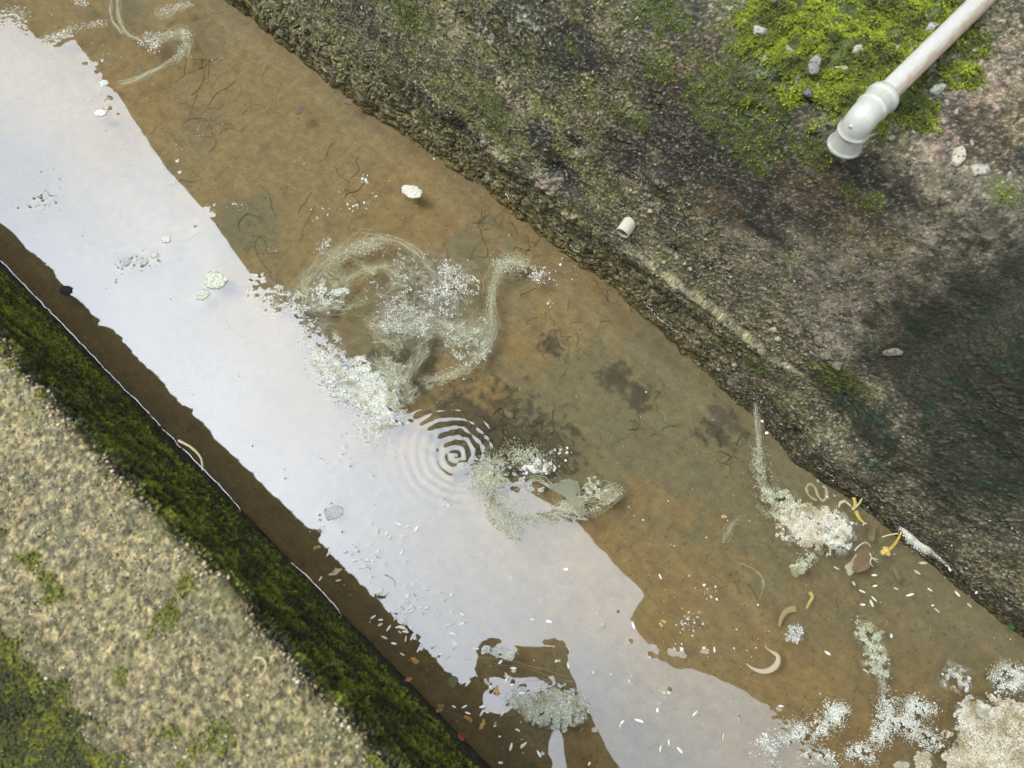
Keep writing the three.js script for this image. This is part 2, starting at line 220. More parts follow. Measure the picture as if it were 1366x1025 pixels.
function bankColor(d, v, c) {
  const up = v - V_WATER, f1 = fbm(d * 7 + 3, v * 7, 4), f2 = fbm(d * 26 - 5, v * 26 + 2, 4), f3 = fbm(d * 90 + 1, v * 90, 3), f4 = n2(d * 330, v * 330);
  c[0] = 0.118; c[1] = 0.102; c[2] = 0.056;
  mix3(c, [0.082, 0.072, 0.044], sm(-0.1, 0.5, f2));
  mix3(c, [0.168, 0.142, 0.112], smooth(d, v) * sm(-0.5, 0.3, 0.5 * f3 + 0.8 * f2 + 0.2) * 0.85);
  const left = sm(0.05, 0.45, d);                              // the far part is greener
  mix3(c, [0.125, 0.128, 0.024], sm(-0.25, 0.45, f2 + 0.35 * f1 + 0.25 * left - 0.08) * (0.42 + 0.45 * left));
  mix3(c, [0.06, 0.075, 0.04], sm(0.0, 0.5, -f1 + 0.3 * f3 - 0.1) * 0.7 * left);
  mix3(c, [0.045, 0.038, 0.026], umber(d, v) * 0.94 * sm(-0.8, 0.0, f3 + 0.1)); mix3(c, [0.035, 0.04, 0.024], murk(d, v) * 0.8 * sm(-0.6, 0.2, f3));
  const low = sm(0.15, 0.02, up);
  mix3(c, [0.18, 0.155, 0.05], low * sm(-0.4, 0.4, f3) * 0.7);
  mix3(c, [0.075, 0.088, 0.024], low * sm(0, 0.5, f2) * 0.7);
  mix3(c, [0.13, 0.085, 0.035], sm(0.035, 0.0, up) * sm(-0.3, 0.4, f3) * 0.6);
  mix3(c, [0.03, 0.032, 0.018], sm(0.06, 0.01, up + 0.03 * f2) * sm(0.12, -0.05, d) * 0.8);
  mix3(c, [0.17, 0.10, 0.032], rust(d, v) * 0.55 * sm(-0.5, 0.3, f3));
  mix3(c, [0.24, 0.22, 0.10], Math.max(ledgeLine(d, v) * 0.6 * sm(-0.5, 0.2, f3), chalk(d, v) * 0.5 * sm(-0.4, 0.3, f3)));
  mix3(c, [0.30, 0.255, 0.155], pale(d, v) * 0.75 * sm(-0.5, 0.3, f3));
  mix3(c, [0.30, 0.22, 0.18], pinkGrit(d, v) * 0.8 * sm(-0.4, 0.3, f3 + f4 * 0.3));
  mix3(c, [0.125, 0.112, 0.072], greyFoot(d, v) * 0.85);
  { const k = lerp(0.62, 1.38, sm(-0.45, 0.45, fbm(d * 44 + 8, v * 44 - 3, 3))); c[0] *= k; c[1] *= k; c[2] *= k; }
  mix3(c, [0.42, 0.42, 0.36], flakeGlint(d, v) * 0.85 * sm(-0.2, 0.3, f3));
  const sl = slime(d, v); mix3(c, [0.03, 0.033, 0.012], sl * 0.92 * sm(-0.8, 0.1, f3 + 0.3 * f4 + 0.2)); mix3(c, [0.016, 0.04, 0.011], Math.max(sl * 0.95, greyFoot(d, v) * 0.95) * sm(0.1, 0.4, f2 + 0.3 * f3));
  mix3(c, [0.012, 0.012, 0.013], tarry(d, v) * 0.92);
  mix3(c, [0.31, 0.235, 0.165], crust(d, v) * 0.85 * sm(-0.5, 0.2, f3));
  worley(d * 130 + 1.5 * n2(d * 60, v * 60), v * 130 + 1.5 * n2(d * 60 + 9, v * 60));
  if (W.id > 0.72) mix3(c, [0.25, 0.215, 0.14], sm(0.45, 0.2, W.d) * (0.25 + 0.5 * ((W.id * 37) % 1)) * (1 - 0.8 * sl));
  worley(d * 560 + 3, v * 560); { const g = 1 + (1 - 0.4 * smooth(d, v)) * (0.64 * W.id - 0.32); c[0] *= g; c[1] *= g; c[2] *= g; if (W.id > 0.9) mix3(c, [0.46, 0.42, 0.31], 0.5 * (1 - 0.82 * sl)); }
  worley(d * 290, v * 290);
  const calm = 1 - 0.6 * smooth(d, v); const g = 1 + calm * (0.62 * W.id - 0.28); c[0] *= g; c[1] *= g; c[2] *= g;
  if (W.id > 0.83) mix3(c, [0.40, 0.36, 0.27], (0.55 - 0.4 * smooth(d, v)) * sm(0.5, 0.25, W.d) * (1 - 0.82 * sl));
  if (W.id < 0.12) mix3(c, [0.02, 0.02, 0.014], 0.6);
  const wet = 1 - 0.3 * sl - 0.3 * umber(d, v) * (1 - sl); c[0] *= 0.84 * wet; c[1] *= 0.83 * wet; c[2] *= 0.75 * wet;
  const m = Math.max(mossThick(d, v), mossThin(d, v) * 0.7); mix3(c, [0.06, 0.085, 0.008], m * 0.85);
  return c;
}
const D_FINE = [-0.56, 1.16];
const wall = thing('retaining_wall', 'rough weathered concrete wall sloping up on the right, patched with algae and moss', 'wall');
{
  const ds = stations(D_FINE[0], D_FINE[1], 0.00165, [-40, 40]), vs = [];
  for (let v = 0.02; v < bankLen - 0.003;) { vs.push(v); const t = v - V_WATER; v += t < -0.03 ? 0.006 : t < 0.62 ? 0.0015 : t < 0.8 ? 0.003 : 0.02; } vs.push(bankLen);
  const geo = gridMesh(vs.length, ds.length, (j, i, o) => {
    const d = ds[i], v = vs[j], far = d < D_FINE[0] - 0.1 || d > D_FINE[1] + 0.5;
    const [x, h, nx, nh] = bankBase(v), k = far ? 0 : bankDisp(d, v), w = wavy(d) * sm(0.107, 0.03, h);
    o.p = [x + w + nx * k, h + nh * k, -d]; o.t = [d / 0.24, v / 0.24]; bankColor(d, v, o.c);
  });
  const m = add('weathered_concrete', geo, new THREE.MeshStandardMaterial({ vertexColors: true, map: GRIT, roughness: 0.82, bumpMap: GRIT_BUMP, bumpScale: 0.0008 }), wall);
}
// where the slope meets the water, by distance along
const shoreR = (d) => { let lo = V_WATER - 0.03, hi = V_WATER + 0.03; for (let i = 0; i < 12; i++) { const m = (lo + hi) / 2; if (bankPoint(d, m).y < 0) lo = m; else hi = m; } return bankPoint(d, (lo + hi) / 2).x; };

// ------------------------------------------------------------------ the left kerb: mossy upright face, gritty top, mossy ground behind it
const KPROF = [[-0.125, -0.12], [-0.1135, -0.02], [-0.113, 0], [-0.111, 0.12], [-0.110, 0.25], [-0.1075, 0.36], [-0.105, 0.425], [-0.1035, 0.444], [-0.106, 0.456], [-0.112, 0.459], [-0.14, 0.459], [-0.18, 0.457], [-0.215, 0.455], [-0.235, 0.447], [-0.247, 0.43], [-0.26, 0.42], [-0.30, 0.415], [-0.5, 0.41], [-1.3, 0.40]];
const kerbCurve = new THREE.CatmullRomCurve3(KPROF.map(([x, h]) => new THREE.Vector3(x, h, 0)), false, 'centripetal');
const kTab = []; let kLen;
{ const LN = kerbCurve.getLengths(4000); for (let i = 0; i <= 4000; i++) { const p = kerbCurve.getPoint(i / 4000); kTab.push([LN[i], p.x, p.y]); } kLen = LN[4000]; }
function kBase(v) { let lo = 0, hi = 4000; while (hi - lo > 1) { const m = (lo + hi) >> 1; if (kTab[m][0] <= v) lo = m; else hi = m; } const a = kTab[lo], b = kTab[hi], t = Math.min(1, Math.max(0, (v - a[0]) / (b[0] - a[0] || 1))), tx = b[1] - a[1], th = b[2] - a[2], l = Math.hypot(tx, th) || 1; return [lerp(a[1], b[1], t), lerp(a[2], b[2], t), th / l, -tx / l]; }
const vAtX = (x) => { let lo = 0, hi = kLen; for (let i = 0; i < 40; i++) { const m = (lo + hi) / 2, b = kBase(m); if (b[1] > 0.44 ? b[0] > x : true) lo = m; else hi = m; } return lo; };
const K_WATER = kTab.find((r) => r[2] >= 0)[0], K_EDGE = kTab.find((r) => r[2] >= 0.452)[0], K_BACK = kTab.find((r) => r[0] > K_EDGE && r[1] < -0.231)[0];
const kEdgeShift = (d) => 0.006 * fbm(d * 8 + 2, 3.3, 3) + 0.0045 * fbm(d * 40, 1.3, 3);
function kDisp(d, v) {
  const top = sm(K_EDGE - 0.02, K_EDGE + 0.01, v) * sm(K_BACK + 0.02, K_BACK - 0.01, v), face = sm(K_EDGE + 0.005, K_EDGE - 0.02, v), back = 1 - top - face;
  let h = 0.004 * fbm(d * 12, v * 12 + 4, 3) * (1 - 0.6 * face);
  h += face * (0.0022 * fbm(d * 50, v * 50, 3) + 0.0018 * n2(d * 160, v * 160) * sm(0.004, 0.03, v - K_WATER) + 0.0012 * n2(d * 320, v * 320));
  worley(d * 260, v * 260); h += top * 0.0012 * sm(0.6, 0.1, W.d) * (0.3 + W.id);
  worley(d * 480 + 9, v * 480); h += top * 0.0006 * sm(0.6, 0.15, W.d);
  h += top * 0.0015 * fbm(d * 60, v * 60, 3) + Math.max(0, back) * 0.004 * fbm(d * 40, v * 40, 3);
  h += kEdgeShift(d) * sm(K_EDGE - 0.05, K_EDGE - 0.004, v) * sm(K_EDGE + 0.02, K_EDGE, v) * 1.4;
  return h;
}
function kPoint(d, v, lift = 0) { const [x, h, nx, nh] = kBase(v), k = kDisp(d, v) + lift; return new THREE.Vector3(x + nx * k, h + nh * k, -d); }
const backMoss = (d, v) => sm(K_BACK - 0.02, K_BACK + 0.02, v + 0.02 * fbm(d * 14, v * 14, 4) + 0.01 * n2(d * 70, v * 70));
const kMossEdge = (d) => 0.034 * Math.max(0, fbm(d * 9 + 3, 1.7, 3) + 0.12 + 0.25 * sm(0.55, 0.85, d)) - 0.012 * Math.max(0, fbm(d * 17 + 9, 5.7, 2));
const topMoss = (d, v) => Math.max(0.9 * sm(0.008, -0.006, v - K_EDGE - kMossEdge(d) + 0.012 * fbm(d * 60, v * 60, 2)), sm(0.34, 0.55, fbm(d * 22 + 40, v * 22, 4) + 0.08) * 0.8, 0.95 * sm(0.055, 0.0, v - K_EDGE + 0.03 * fbm(d * 16, v * 20, 3)) * sm(-0.1, 0.35, fbm(d * 9 + 21, 4.4, 3) + 0.5 * sm(0.5, 0.8, d)));
function kColor(d, v, c) {
  const f2 = fbm(d * 24 + 3, v * 24 - 8, 4), f3 = fbm(d * 90, v * 90 + 3, 3), f1 = fbm(d * 8 + 9, v * 8, 3);
  if (v < K_EDGE - 0.008 + 0.012 * f3 + kMossEdge(d)) {                        // the mossy face
    const up = v - K_WATER; c[0] = 0.055; c[1] = 0.052; c[2] = 0.022;
    mix3(c, [0.05, 0.07, 0.01], sm(-0.3, 0.3, f2)); mix3(c, [0.085, 0.07, 0.034], sm(0.1, 0.5, f1) * 0.6); mix3(c, [0.05, 0.042, 0.022], sm(0.12, 0.03, up + 0.03 * f2)); mix3(c, [0.09, 0.075, 0.04], sm(0.05, 0.4, f3) * 0.6);
    const s = 0.8 + 0.4 * f3; c[0] *= s; c[1] *= s; c[2] *= s; return c;
  }
  c[0] = 0.275; c[1] = 0.24; c[2] = 0.098;
  mix3(c, [0.19, 0.172, 0.08], sm(-0.2, 0.4, f2)); mix3(c, [0.15, 0.15, 0.09], sm(0.1, 0.5, f1 + 0.4 * f3) * 0.75); mix3(c, [0.19, 0.205, 0.055], sm(-0.05, 0.4, -f1 + 0.3 * f2) * 0.75); mix3(c, [0.38, 0.30, 0.175], sm(0.05, 0.5, f3) * 0.6);
  worley(d * 260, v * 260); const q = W.id; mix3(c, q > 0.66 ? [0.44, 0.36, 0.19] : q > 0.4 ? [0.25, 0.225, 0.145] : q > 0.2 ? [0.14, 0.135, 0.08] : [0.08, 0.072, 0.042], 0.65 * sm(0.62, 0.3, W.d) + 0.2); mix3(c, [0.07, 0.062, 0.035], 0.55 * sm(0.2, 0.5, fbm(d * 150 + 11, v * 150, 2)));
  worley(d * 480 + 9, v * 480); const g = (0.6 + 0.85 * W.id) * (1 + 0.45 * f3 + 0.3 * n2(d * 150, v * 150)); c[0] *= g; c[1] *= g; c[2] *= g;
  c[0] *= 0.78; c[1] *= 0.745; c[2] *= 0.68;
  mix3(c, [0.15, 0.165, 0.03], topMoss(d, v) * 0.7);
  mix3(c, [0.12, 0.075, 0.03], 0.8 * backMoss(d, v) * sm(0, 0.4, f2));
  mix3(c, [0.03, 0.036, 0.005], backMoss(d, v) * 0.985);
  return c;
}
const kerb = thing('concrete_kerb', 'gritty concrete kerb along the left side, its inner face covered in dark green moss', 'kerb');
{
  const ds = stations(-0.42, 1.3, 0.0016, [-40, 40]), vs = [];
  for (let v = 0.02; v < kLen - 0.003;) { vs.push(v); v += v < K_WATER - 0.03 ? 0.008 : v < K_EDGE - 0.03 ? 0.0028 : v < K_BACK + 0.05 ? 0.0014 : v < K_BACK + 0.2 ? 0.004 : 0.03; } vs.push(kLen);
  add('kerb_body', gridMesh(ds.length, vs.length, (i, j, o) => {
    const d = ds[i], v = vs[j], far = d < -0.7 || d > 1.9, [x, h, nx, nh] = kBase(v), k = far ? 0 : kDisp(d, v);
    o.p = [x + nx * k, h + nh * k, -d]; o.t = [d / 0.2, v / 0.2]; kColor(d, v, o.c);
  }), new THREE.MeshStandardMaterial({ vertexColors: true, map: GRIT, roughness: 0.9, bumpMap: GRIT_BUMP, bumpScale: 0.0006 }), kerb);
}
const shoreL = (d) => { let lo = K_WATER - 0.02, hi = K_WATER + 0.02; for (let i = 0; i < 12; i++) { const m = (lo + hi) / 2; if (kPoint(d, m).y < 0) lo = m; else hi = m; } return kPoint(d, (lo + hi) / 2).x; };

// ------------------------------------------------------------------ the bed of the drain
const bedPatch = (px, py, r, rough = 0.8, freq = 24) => { const p = P(px, py, -0.028), s = (px * 7 + py * 3) % 83; return (x, d) => { const q = Math.hypot(x - p.x, d + p.z) / r; return q > 2.6 ? 0 : sm(1.25, 0.5, q + rough * fbm(x * freq + s, d * freq - s, 4)); }; };
const bedOrange = any([bedPatch(690, 260, 0.12), bedPatch(860, 740, 0.12), bedPatch(640, 540, 0.06), bedPatch(1130, 960, 0.16, 0.6, 16), bedPatch(1050, 900, 0.08), bedPatch(700, 470, 0.05), bedPatch(560, 270, 0.1), bedPatch(170, 110, 0.14), bedPatch(780, 990, 0.05, 0.6), bedPatch(1250, 980, 0.12)]);
const bedOlive = any([bedPatch(760, 560, 0.14), bedPatch(1000, 620, 0.18), bedPatch(1200, 830, 0.14), bedPatch(540, 440, 0.08), bedPatch(650, 320, 0.05), bedPatch(900, 480, 0.12), bedPatch(1270, 890, 0.12), bedPatch(330, 300, 0.06)]);
const bedDark = any([bedPatch(820, 505, 0.024, 1.1, 70), bedPatch(850, 530, 0.022, 1.1, 70), bedPatch(735, 460, 0.016, 1.5, 90), bedPatch(650, 580, 0.07, 1.3, 70), bedPatch(720, 600, 0.05, 1.5, 80), bedPatch(610, 560, 0.04, 1.2, 70), bedPatch(540, 495, 0.05, 1.2, 50), bedPatch(960, 570, 0.03, 1.4, 60)]);
const bedH = (x, d) => -0.026 + 0.006 * fbm(x * 6, d * 6, 3) + 0.0014 * fbm(x * 45, d * 45, 3) + 0.0006 * n2(x * 220, d * 220) + 0.0025 * bedDark(x, d);
{
  const ds = stations(-0.62, 1.65, 0.0026, [-40, 40]), nx = 270;
  const geo = gridMesh(nx, ds.length, (j, i, o) => {
    const d = ds[i], x = lerp(-0.16, 0.56, j / (nx - 1)), c = o.c, f1 = fbm(x * 5, d * 5 + 3, 4), f2 = fbm(x * 22, d * 22, 4), f3 = fbm(x * 80, d * 80, 3);
    c[0] = 0.19; c[1] = 0.14; c[2] = 0.062;
    mix3(c, [0.15, 0.124, 0.07], sm(-0.1, 0.5, f1)); mix3(c, [0.122, 0.112, 0.062], bedOlive(x, d) * 0.75);
    mix3(c, [0.215, 0.138, 0.05], bedOrange(x, d) * 0.65 * sm(-0.6, 0.4, f2)); mix3(c, [0.125, 0.095, 0.055], sm(0.05, 0.5, f2) * 0.45);
    mix3(c, [0.035, 0.032, 0.02], bedDark(x, d) * 0.75);
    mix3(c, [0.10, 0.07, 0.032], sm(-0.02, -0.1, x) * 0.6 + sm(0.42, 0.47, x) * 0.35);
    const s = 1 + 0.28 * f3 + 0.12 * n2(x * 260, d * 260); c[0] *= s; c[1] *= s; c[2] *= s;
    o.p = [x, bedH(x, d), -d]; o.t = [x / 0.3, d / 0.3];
  });
  tag(add('drain_bed', geo, new THREE.MeshStandardMaterial({ vertexColors: true, map: SILT, roughness: 0.95, side: THREE.DoubleSide })), 'brown silt bed of the drain seen through the shallow water', null, null, 'structure');
}

// ------------------------------------------------------------------ what floats: listed first, because each piece lifts the water's skin a little
const DIMPLES = new Map();                                     // cell -> [x, z, height, radius]
const CELL = 0.012;
function dimple(x, z, h, r) { const n = Math.ceil(r * 2.2 / CELL); const a = Math.floor(x / CELL), b = Math.floor(z / CELL); for (let i = -n; i <= n; i++) for (let j = -n; j <= n; j++) { const k = (a + i) * 65536 + b + j; (DIMPLES.get(k) ?? DIMPLES.set(k, []).get(k)).push([x, z, h, r]); } }
const inWater = (p) => p.x > -0.105 && p.x < 0.475;

// rice
const RICE_LEFT = [[397, 92, 60], [445, 147, -70], [505, 165, -65], [583, 103, 20], [652, 121, -20], [713, 135, -25], [622, 190, 20], [527, 203, -60], [392, 243, 70], [277, 258, 55], [303, 291, 60], [258, 312, -20], [445, 293, 65], [437, 327, 35], [366, 357, 10], [406, 362, 20], [378, 406, 50], [340, 405, 0], [481, 375, 10], [400, 473, -70], [283, 358, 0], [713, 503, 0], [783, 563, 30], [957, 597, -80], [716, 622, -60], [696, 597, 35], [653, 607, -60], [650, 658, -40], [607, 682, 40], [620, 652, 30], [672, 684, -50], [697, 684, 70], [740, 692, -15], [783, 692, -30], [773, 720, -25], [667, 716, -20], [617, 727, -10], [866, 714, 70], [1032, 738, 50], [1031, 802, -30], [943, 808, -40], [965, 872, 3], [979, 957, 75], [837, 960, -80], [740, 880, 35], [635, 757, -80], [584, 722, 30], [563, 762, -70], [596, 792, 20], [635, 800, -40], [672, 835, 70], [612, 830, 25], [596, 860, 45], [580, 826, -20], [635, 858, 0], [637, 908, -65], [676, 905, -70], [518, 832, -65], [458, 808, -40], [462, 774, 5], [408, 755, -30], [487, 897, 40], [555, 940, 20], [447, 585, -45], [475, 600, 30], [465, 570, -60], [40, 485, -60], [165, 498, -5], [95, 310, -60], [213, 300, -30], [85, 268, -10], [610, 300, -70], [723, 990, -60], [612, 1015, 30], [885, 1015, 10], [684, 527, 60], [915, 637, -70]].map(([x, y, a]) => [420 + x / 5.254, 680 + y / 5.254, a]);
const RICE_FIG = [[432, 280, -55], [910, 270, -40], [545, 332, 0], [155, 460, -40], [225, 395, 20], [125, 660, -30], [35, 660, 20], [385, 825, -20], [345, 490, 0], [275, 712, -45], [450, 720, -60], [285, 660, 10], [318, 708, 30], [630, 990, -40], [525, 1005, -60], [425, 915, 10], [580, 860, 20], [155, 715, 20], [615, 545, 0], [485, 390, 50], [480, 430, -70], [535, 475, 30], [1012, 312, 70], [45, 120, 60], [225, 165, 10]].map(([x, y, a]) => [600 + x / 6.405, 840 + y / 6.405, a]);
const RICE_MID = [[785, 320, -10], [1120, 345, 50], [1025, 520, 70], [752, 645, -45], [668, 497, -20], [726, 505, 10], [1045, 857, 35], [977, 875, -75], [985, 862, -40], [1110, 820, 80], [1120, 957, 85], [690, 975, 80], [868, 1010, -50], [630, 945, -30], [553, 1006, 0], [590, 950, -60], [1150, 935, 80], [1190, 962, 20]].map(([x, y, a]) => [460 + x / 2.663, 640 + y / 2.663, a]);
const RICE_RIGHT = [[988, 407, 60], [1030, 447, 50], [1055, 402, -50], [900, 448, -10], [865, 297, 20], [652, 445, 10], [683, 440, 60], [770, 388, -10], [753, 556, 70], [890, 392, 30], [620, 370, 70], [696, 378, -20], [650, 398, 30], [558, 315, 20], [693, 340, 0], [692, 425, 40], [915, 465, 30], [125, 605, 70], [300, 905, 60], [155, 915, 85], [362, 805, 15], [55, 832, -40], [663, 680, 30], [527, 617, 40], [310, 910, 70], [1170, 170, 30], [960, 320, 60], [1040, 300, 20], [845, 330, 40], [820, 410, -30]].map(([x, y, a]) => [906 + x / 2.663, 640 + y / 2.663, a]);

// ---- froth: clumps of small white bubbles and crumbs.  Strokes and patches are given along the photograph's outlines.
// each mat keeps its pieces until the water is made
function mat() { return { bits: [], lines: [] }; }
const FROTH = { white: [[0.50, 0.50, 0.43], [0.62, 0.62, 0.55], [0.40, 0.40, 0.31], [0.46, 0.45, 0.34]], grey: [[0.42, 0.42, 0.36], [0.55, 0.55, 0.48], [0.34, 0.34, 0.27]], cream: [[0.44, 0.38, 0.25], [0.52, 0.47, 0.34], [0.33, 0.27, 0.16], [0.58, 0.54, 0.44]], olive: [[0.29, 0.29, 0.17], [0.38, 0.38, 0.25], [0.22, 0.22, 0.13], [0.47, 0.47, 0.36]] };
const pickTone = (t) => { const a = FROTH[t], c = a[Math.floor(rnd() * a.length)], k = 0.85 + 0.3 * rnd(); return c.map((x) => Math.min(0.8, x * k)); };
const stained = (c, p) => { const a = sm(-0.1, 0.5, fbm(p.x * 34 + 3, p.z * 34, 3)), b = fbm(p.x * 120, p.z * 120 + 4, 2); return [c[0] * (1 - 0.38 * a + 0.25 * b), c[1] * (1 - 0.45 * a + 0.25 * b), c[2] * (1 - 0.6 * a + 0.25 * b)].map((x) => Math.max(0.02, Math.min(0.75, x))); };
function blob(m, px, py, rx, ry, rot, count, o = {}) {         // a lacy patch; rx, ry in photograph pixels
  let { tone = 'white', r0 = 0.0005, r1 = 0.0016, lace = 0.35, freq = 120, edge = 1, pile = 1 } = o; r0 *= 0.5; r1 *= 0.52; count *= 2.9; pile *= 0.6; m.films ??= []; m.films.push([px, py, rx, ry, rot, tone, lace]); const ca = Math.cos(rot * Math.PI / 180), sa = Math.sin(rot * Math.PI / 180);
  let tries = 0; const s0 = px * 0.37 + py * 0.11;
  for (let k = 0; k < count && tries < count * 12;) {
    tries++;
    const a = rnd() * 6.2832, q = Math.sqrt(rnd()) * 1.1, u = Math.cos(a) * q, w = Math.sin(a) * q, p = P(px + (u * rx * ca - w * ry * sa), py + (u * rx * sa + w * ry * ca));
    const n = fbm(p.x * freq + s0, p.z * freq - s0, 3) + 0.6 * fbm(p.x * freq * 0.3 + s0, p.z * freq * 0.3, 2);
    if (n < lace - 0.5 + edge * 0.5 * (q > 0.55 ? (q - 0.55) * 2.2 : 0)) continue;
    const r = r0 + (r1 - r0) * Math.pow(rnd(), 2.2); m.bits.push([p.x, p.z, r, stained(pickTone(tone), p), pile * (0.3 + rnd())]); k++;
  }
}
function trail(m, pts, width, count, o = {}) {                 // the same along a line; width in photograph pixels
  let { tone = 'white', r0 = 0.0005, r1 = 0.0015, lace = 0.3, freq = 140, pile = 1 } = o; r0 *= 0.5; r1 *= 0.52; count *= 2.6; pile *= 0.6; const c = spline(pts.map(([x, y]) => new THREE.Vector3(x, y, 0))), v = new THREE.Vector3(), s0 = pts[0][0];
  for (let k = 0, tries = 0; k < count && tries < count * 10; tries++) {
    c.getPoint(rnd(), v); const p = P(v.x + gauss() * width * 0.5, v.y + gauss() * width * 0.5), n = fbm(p.x * freq + s0, p.z * freq, 3) + 0.4 * fbm(p.x * 30, p.z * 30 + s0, 2);
    if (n < lace - 0.5) continue;
    m.bits.push([p.x, p.z, r0 + (r1 - r0) * Math.pow(rnd(), 2.2), stained(pickTone(tone), p), pile * (0.3 + rnd())]); k++;
  }
}
function hairs(m, pts, count, spread, o = {}) {                // a bundle of fine strands along a line; spread in photograph pixels
  let { r = 0.00022, wob = 0.5, part = 0.5, y = 0.0006 } = o; r *= 0.5; m.ribbons ??= []; if (count > 7) m.ribbons.push([pts, spread]); count = Math.round(count * 0.8); wob *= 1.7; spread *= 0.9; const base = spline(pts.map(([x, y]) => new THREE.Vector3(x, y, 0))), v = new THREE.Vector3();
  for (let k = 0; k < count; k++) {
    const len = part + (1 - part) * rnd(), t0 = rnd() * (1 - len), off = gauss() * spread, ph = rnd() * 50, n = 14, list = [], conv = rnd();
    for (let i = 0; i <= n; i++) { const t = t0 + len * i / n; base.getPoint(Math.min(1, t), v); const g = base.getTangent(Math.min(1, t)), s = off * (0.5 + 0.8 * n2(t * 3 + conv * 0.6, 7.7) + 0.5) + spread * wob * n2(t * 6 + ph, ph); const p = P(v.x - g.y * s, v.y + g.x * s); p.y = y + 0.0004 * rnd(); list.push(p); }
    m.lines.push([list, r * (0.6 + 0.8 * rnd())]);
  }
}
seed(11);
// the wide swirl of hair-like scum in the middle
const swirl = mat();
hairs(swirl, [[392, 402], [425, 360], [470, 332], [515, 320]], 46, 10, { wob: 0.7 });
hairs(swirl, [[470, 335], [515, 318], [550, 332], [585, 370]], 16, 5);
hairs(swirl, [[430, 355], [455, 375], [440, 395]], 22, 14, { wob: 1 });
hairs(swirl, [[455, 380], [485, 362], [520, 358], [545, 385]], 16, 6);
hairs(swirl, [[400, 400], [450, 412], [490, 400]], 14, 8, { wob: 1 });
hairs(swirl, [[470, 345], [500, 365], [478, 352]], 8, 4);
hairs(swirl, [[485, 435], [530, 435], [560, 430], [600, 440], [640, 442], [660, 425]], 40, 11, { wob: 0.9 });
hairs(swirl, [[560, 435], [565, 460], [550, 490], [535, 508]], 26, 7, { wob: 0.8 });
hairs(swirl, [[600, 445], [620, 455], [650, 440]], 24, 12, { wob: 0.9 });
hairs(swirl, [[495, 450], [530, 460], [528, 480]], 12, 8, { wob: 1.2 });
hairs(swirl, [[640, 470], [655, 450], [655, 400], [660, 370], [675, 350]], 34, 4.5, { wob: 0.8, r: 0.00026 });
hairs(swirl, [[655, 450], [630, 485], [590, 505], [560, 515]], 34, 6, { wob: 0.6 });
hairs(swirl, [[662, 365], [672, 350], [690, 350], [700, 362]], 60, 8, { wob: 1.3 });
hairs(swirl, [[646, 400], [648, 372], [655, 360]], 5, 3);
hairs(swirl, [[500, 520], [530, 505], [545, 530], [560, 515]], 22, 10, { wob: 1.2 });
blob(swirl, 560, 400, 75, 70, 20, 1050, { lace: 0.55, freq: 90, r1: 0.0017, edge: 0.7 });
blob(swirl, 600, 385, 40, 45, 30, 520, { lace: 0.5, freq: 100, r1: 0.002 });
blob(swirl, 545, 430, 60, 30, 0, 500, { lace: 0.5, freq: 90 });
blob(swirl, 625, 455, 40, 40, 0, 330, { lace: 0.6, freq: 90, r1: 0.0018 });
trail(swirl, [[440, 350], [480, 333], [512, 326]], 12, 240, { r1: 0.0016 });
trail(swirl, [[425, 330], [437, 322], [428, 340]], 6, 60, { r1: 0.0022, lace: 0 });
blob(swirl, 428, 384, 7, 14, 0, 130, { r1: 0.0026, lace: 0 }); blob(swirl, 452, 390, 14, 5, -6, 130, { r1: 0.0026, lace: 0 });
blob(swirl, 415, 400, 45, 22, 10, 520, { lace: 0.5, r1: 0.002 });
blob(swirl, 372, 398, 30, 24, 20, 240, { lace: 0.6, r1: 0.0026, freq: 80 });
trail(swirl, [[660, 350], [690, 350], [712, 365], [722, 372]], 10, 260, { r1: 0.0018 });
trail(swirl, [[655, 455], [655, 400], [664, 365]], 8, 260, { r1: 0.0011 });
trail(swirl, [[650, 460], [620, 490], [585, 508]], 10, 160, {});
blob(swirl, 430, 450, 50, 26, 50, 260, { lace: 0.62, r1: 0.002, freq: 80 });
// the bright heap of froth below it
const heap = mat();
blob(heap, 480, 515, 62, 36, 28, 4200, { lace: 0.28, freq: 80, r1: 0.0022, pile: 2.4 });
blob(heap, 505, 540, 44, 26, 30, 1900, { lace: 0.28, freq: 90, r1: 0.0022, pile: 2.4 });
blob(heap, 440, 490, 40, 26, 50, 900, { lace: 0.5, freq: 90, r1: 0.002, pile: 1.5 });
blob(heap, 520, 500, 26, 26, 20, 700, { lace: 0.42, freq: 100, tone: 'olive', pile: 1.5 });
blob(heap, 495, 575, 22, 18, 30, 420, { lace: 0.5, freq: 100, r1: 0.0016 });
hairs(heap, [[490, 480], [515, 495], [540, 520]], 24, 14, { wob: 1.2 });
// the looped mat of greasy strands beside the ripples
const loop = mat();
trail(loop, [[636, 640], [648, 622], [676, 610], [705, 608], [732, 622]], 16, 1500, { tone: 'olive', lace: 0.22, r1: 0.0018, pile: 1.6 });
blob(loop, 655, 640, 22, 18, 0, 700, { tone: 'olive', lace: 0.3, r1: 0.0018, pile: 1.5 });
trail(loop, [[650, 655], [662, 680], [674, 702], [690, 690]], 11, 620, { tone: 'olive', lace: 0.25, pile: 1.3 });
trail(loop, [[658, 660], [655, 690], [672, 706], [688, 718], [694, 700]], 6, 420, { tone: 'olive', lace: 0.15 });
trail(loop, [[688, 694], [720, 692], [756, 690], [786, 684], [812, 666], [826, 654]], 8, 800, { tone: 'olive', lace: 0.2, pile: 1.2 });
blob(loop, 812, 662, 17, 11, -25, 420, { tone: 'olive', lace: 0.25, r1: 0.002, pile: 1.4 });
blob(loop, 790, 652, 16, 15, 0, 420, { tone: 'olive', lace: 0.35, pile: 1.1 });
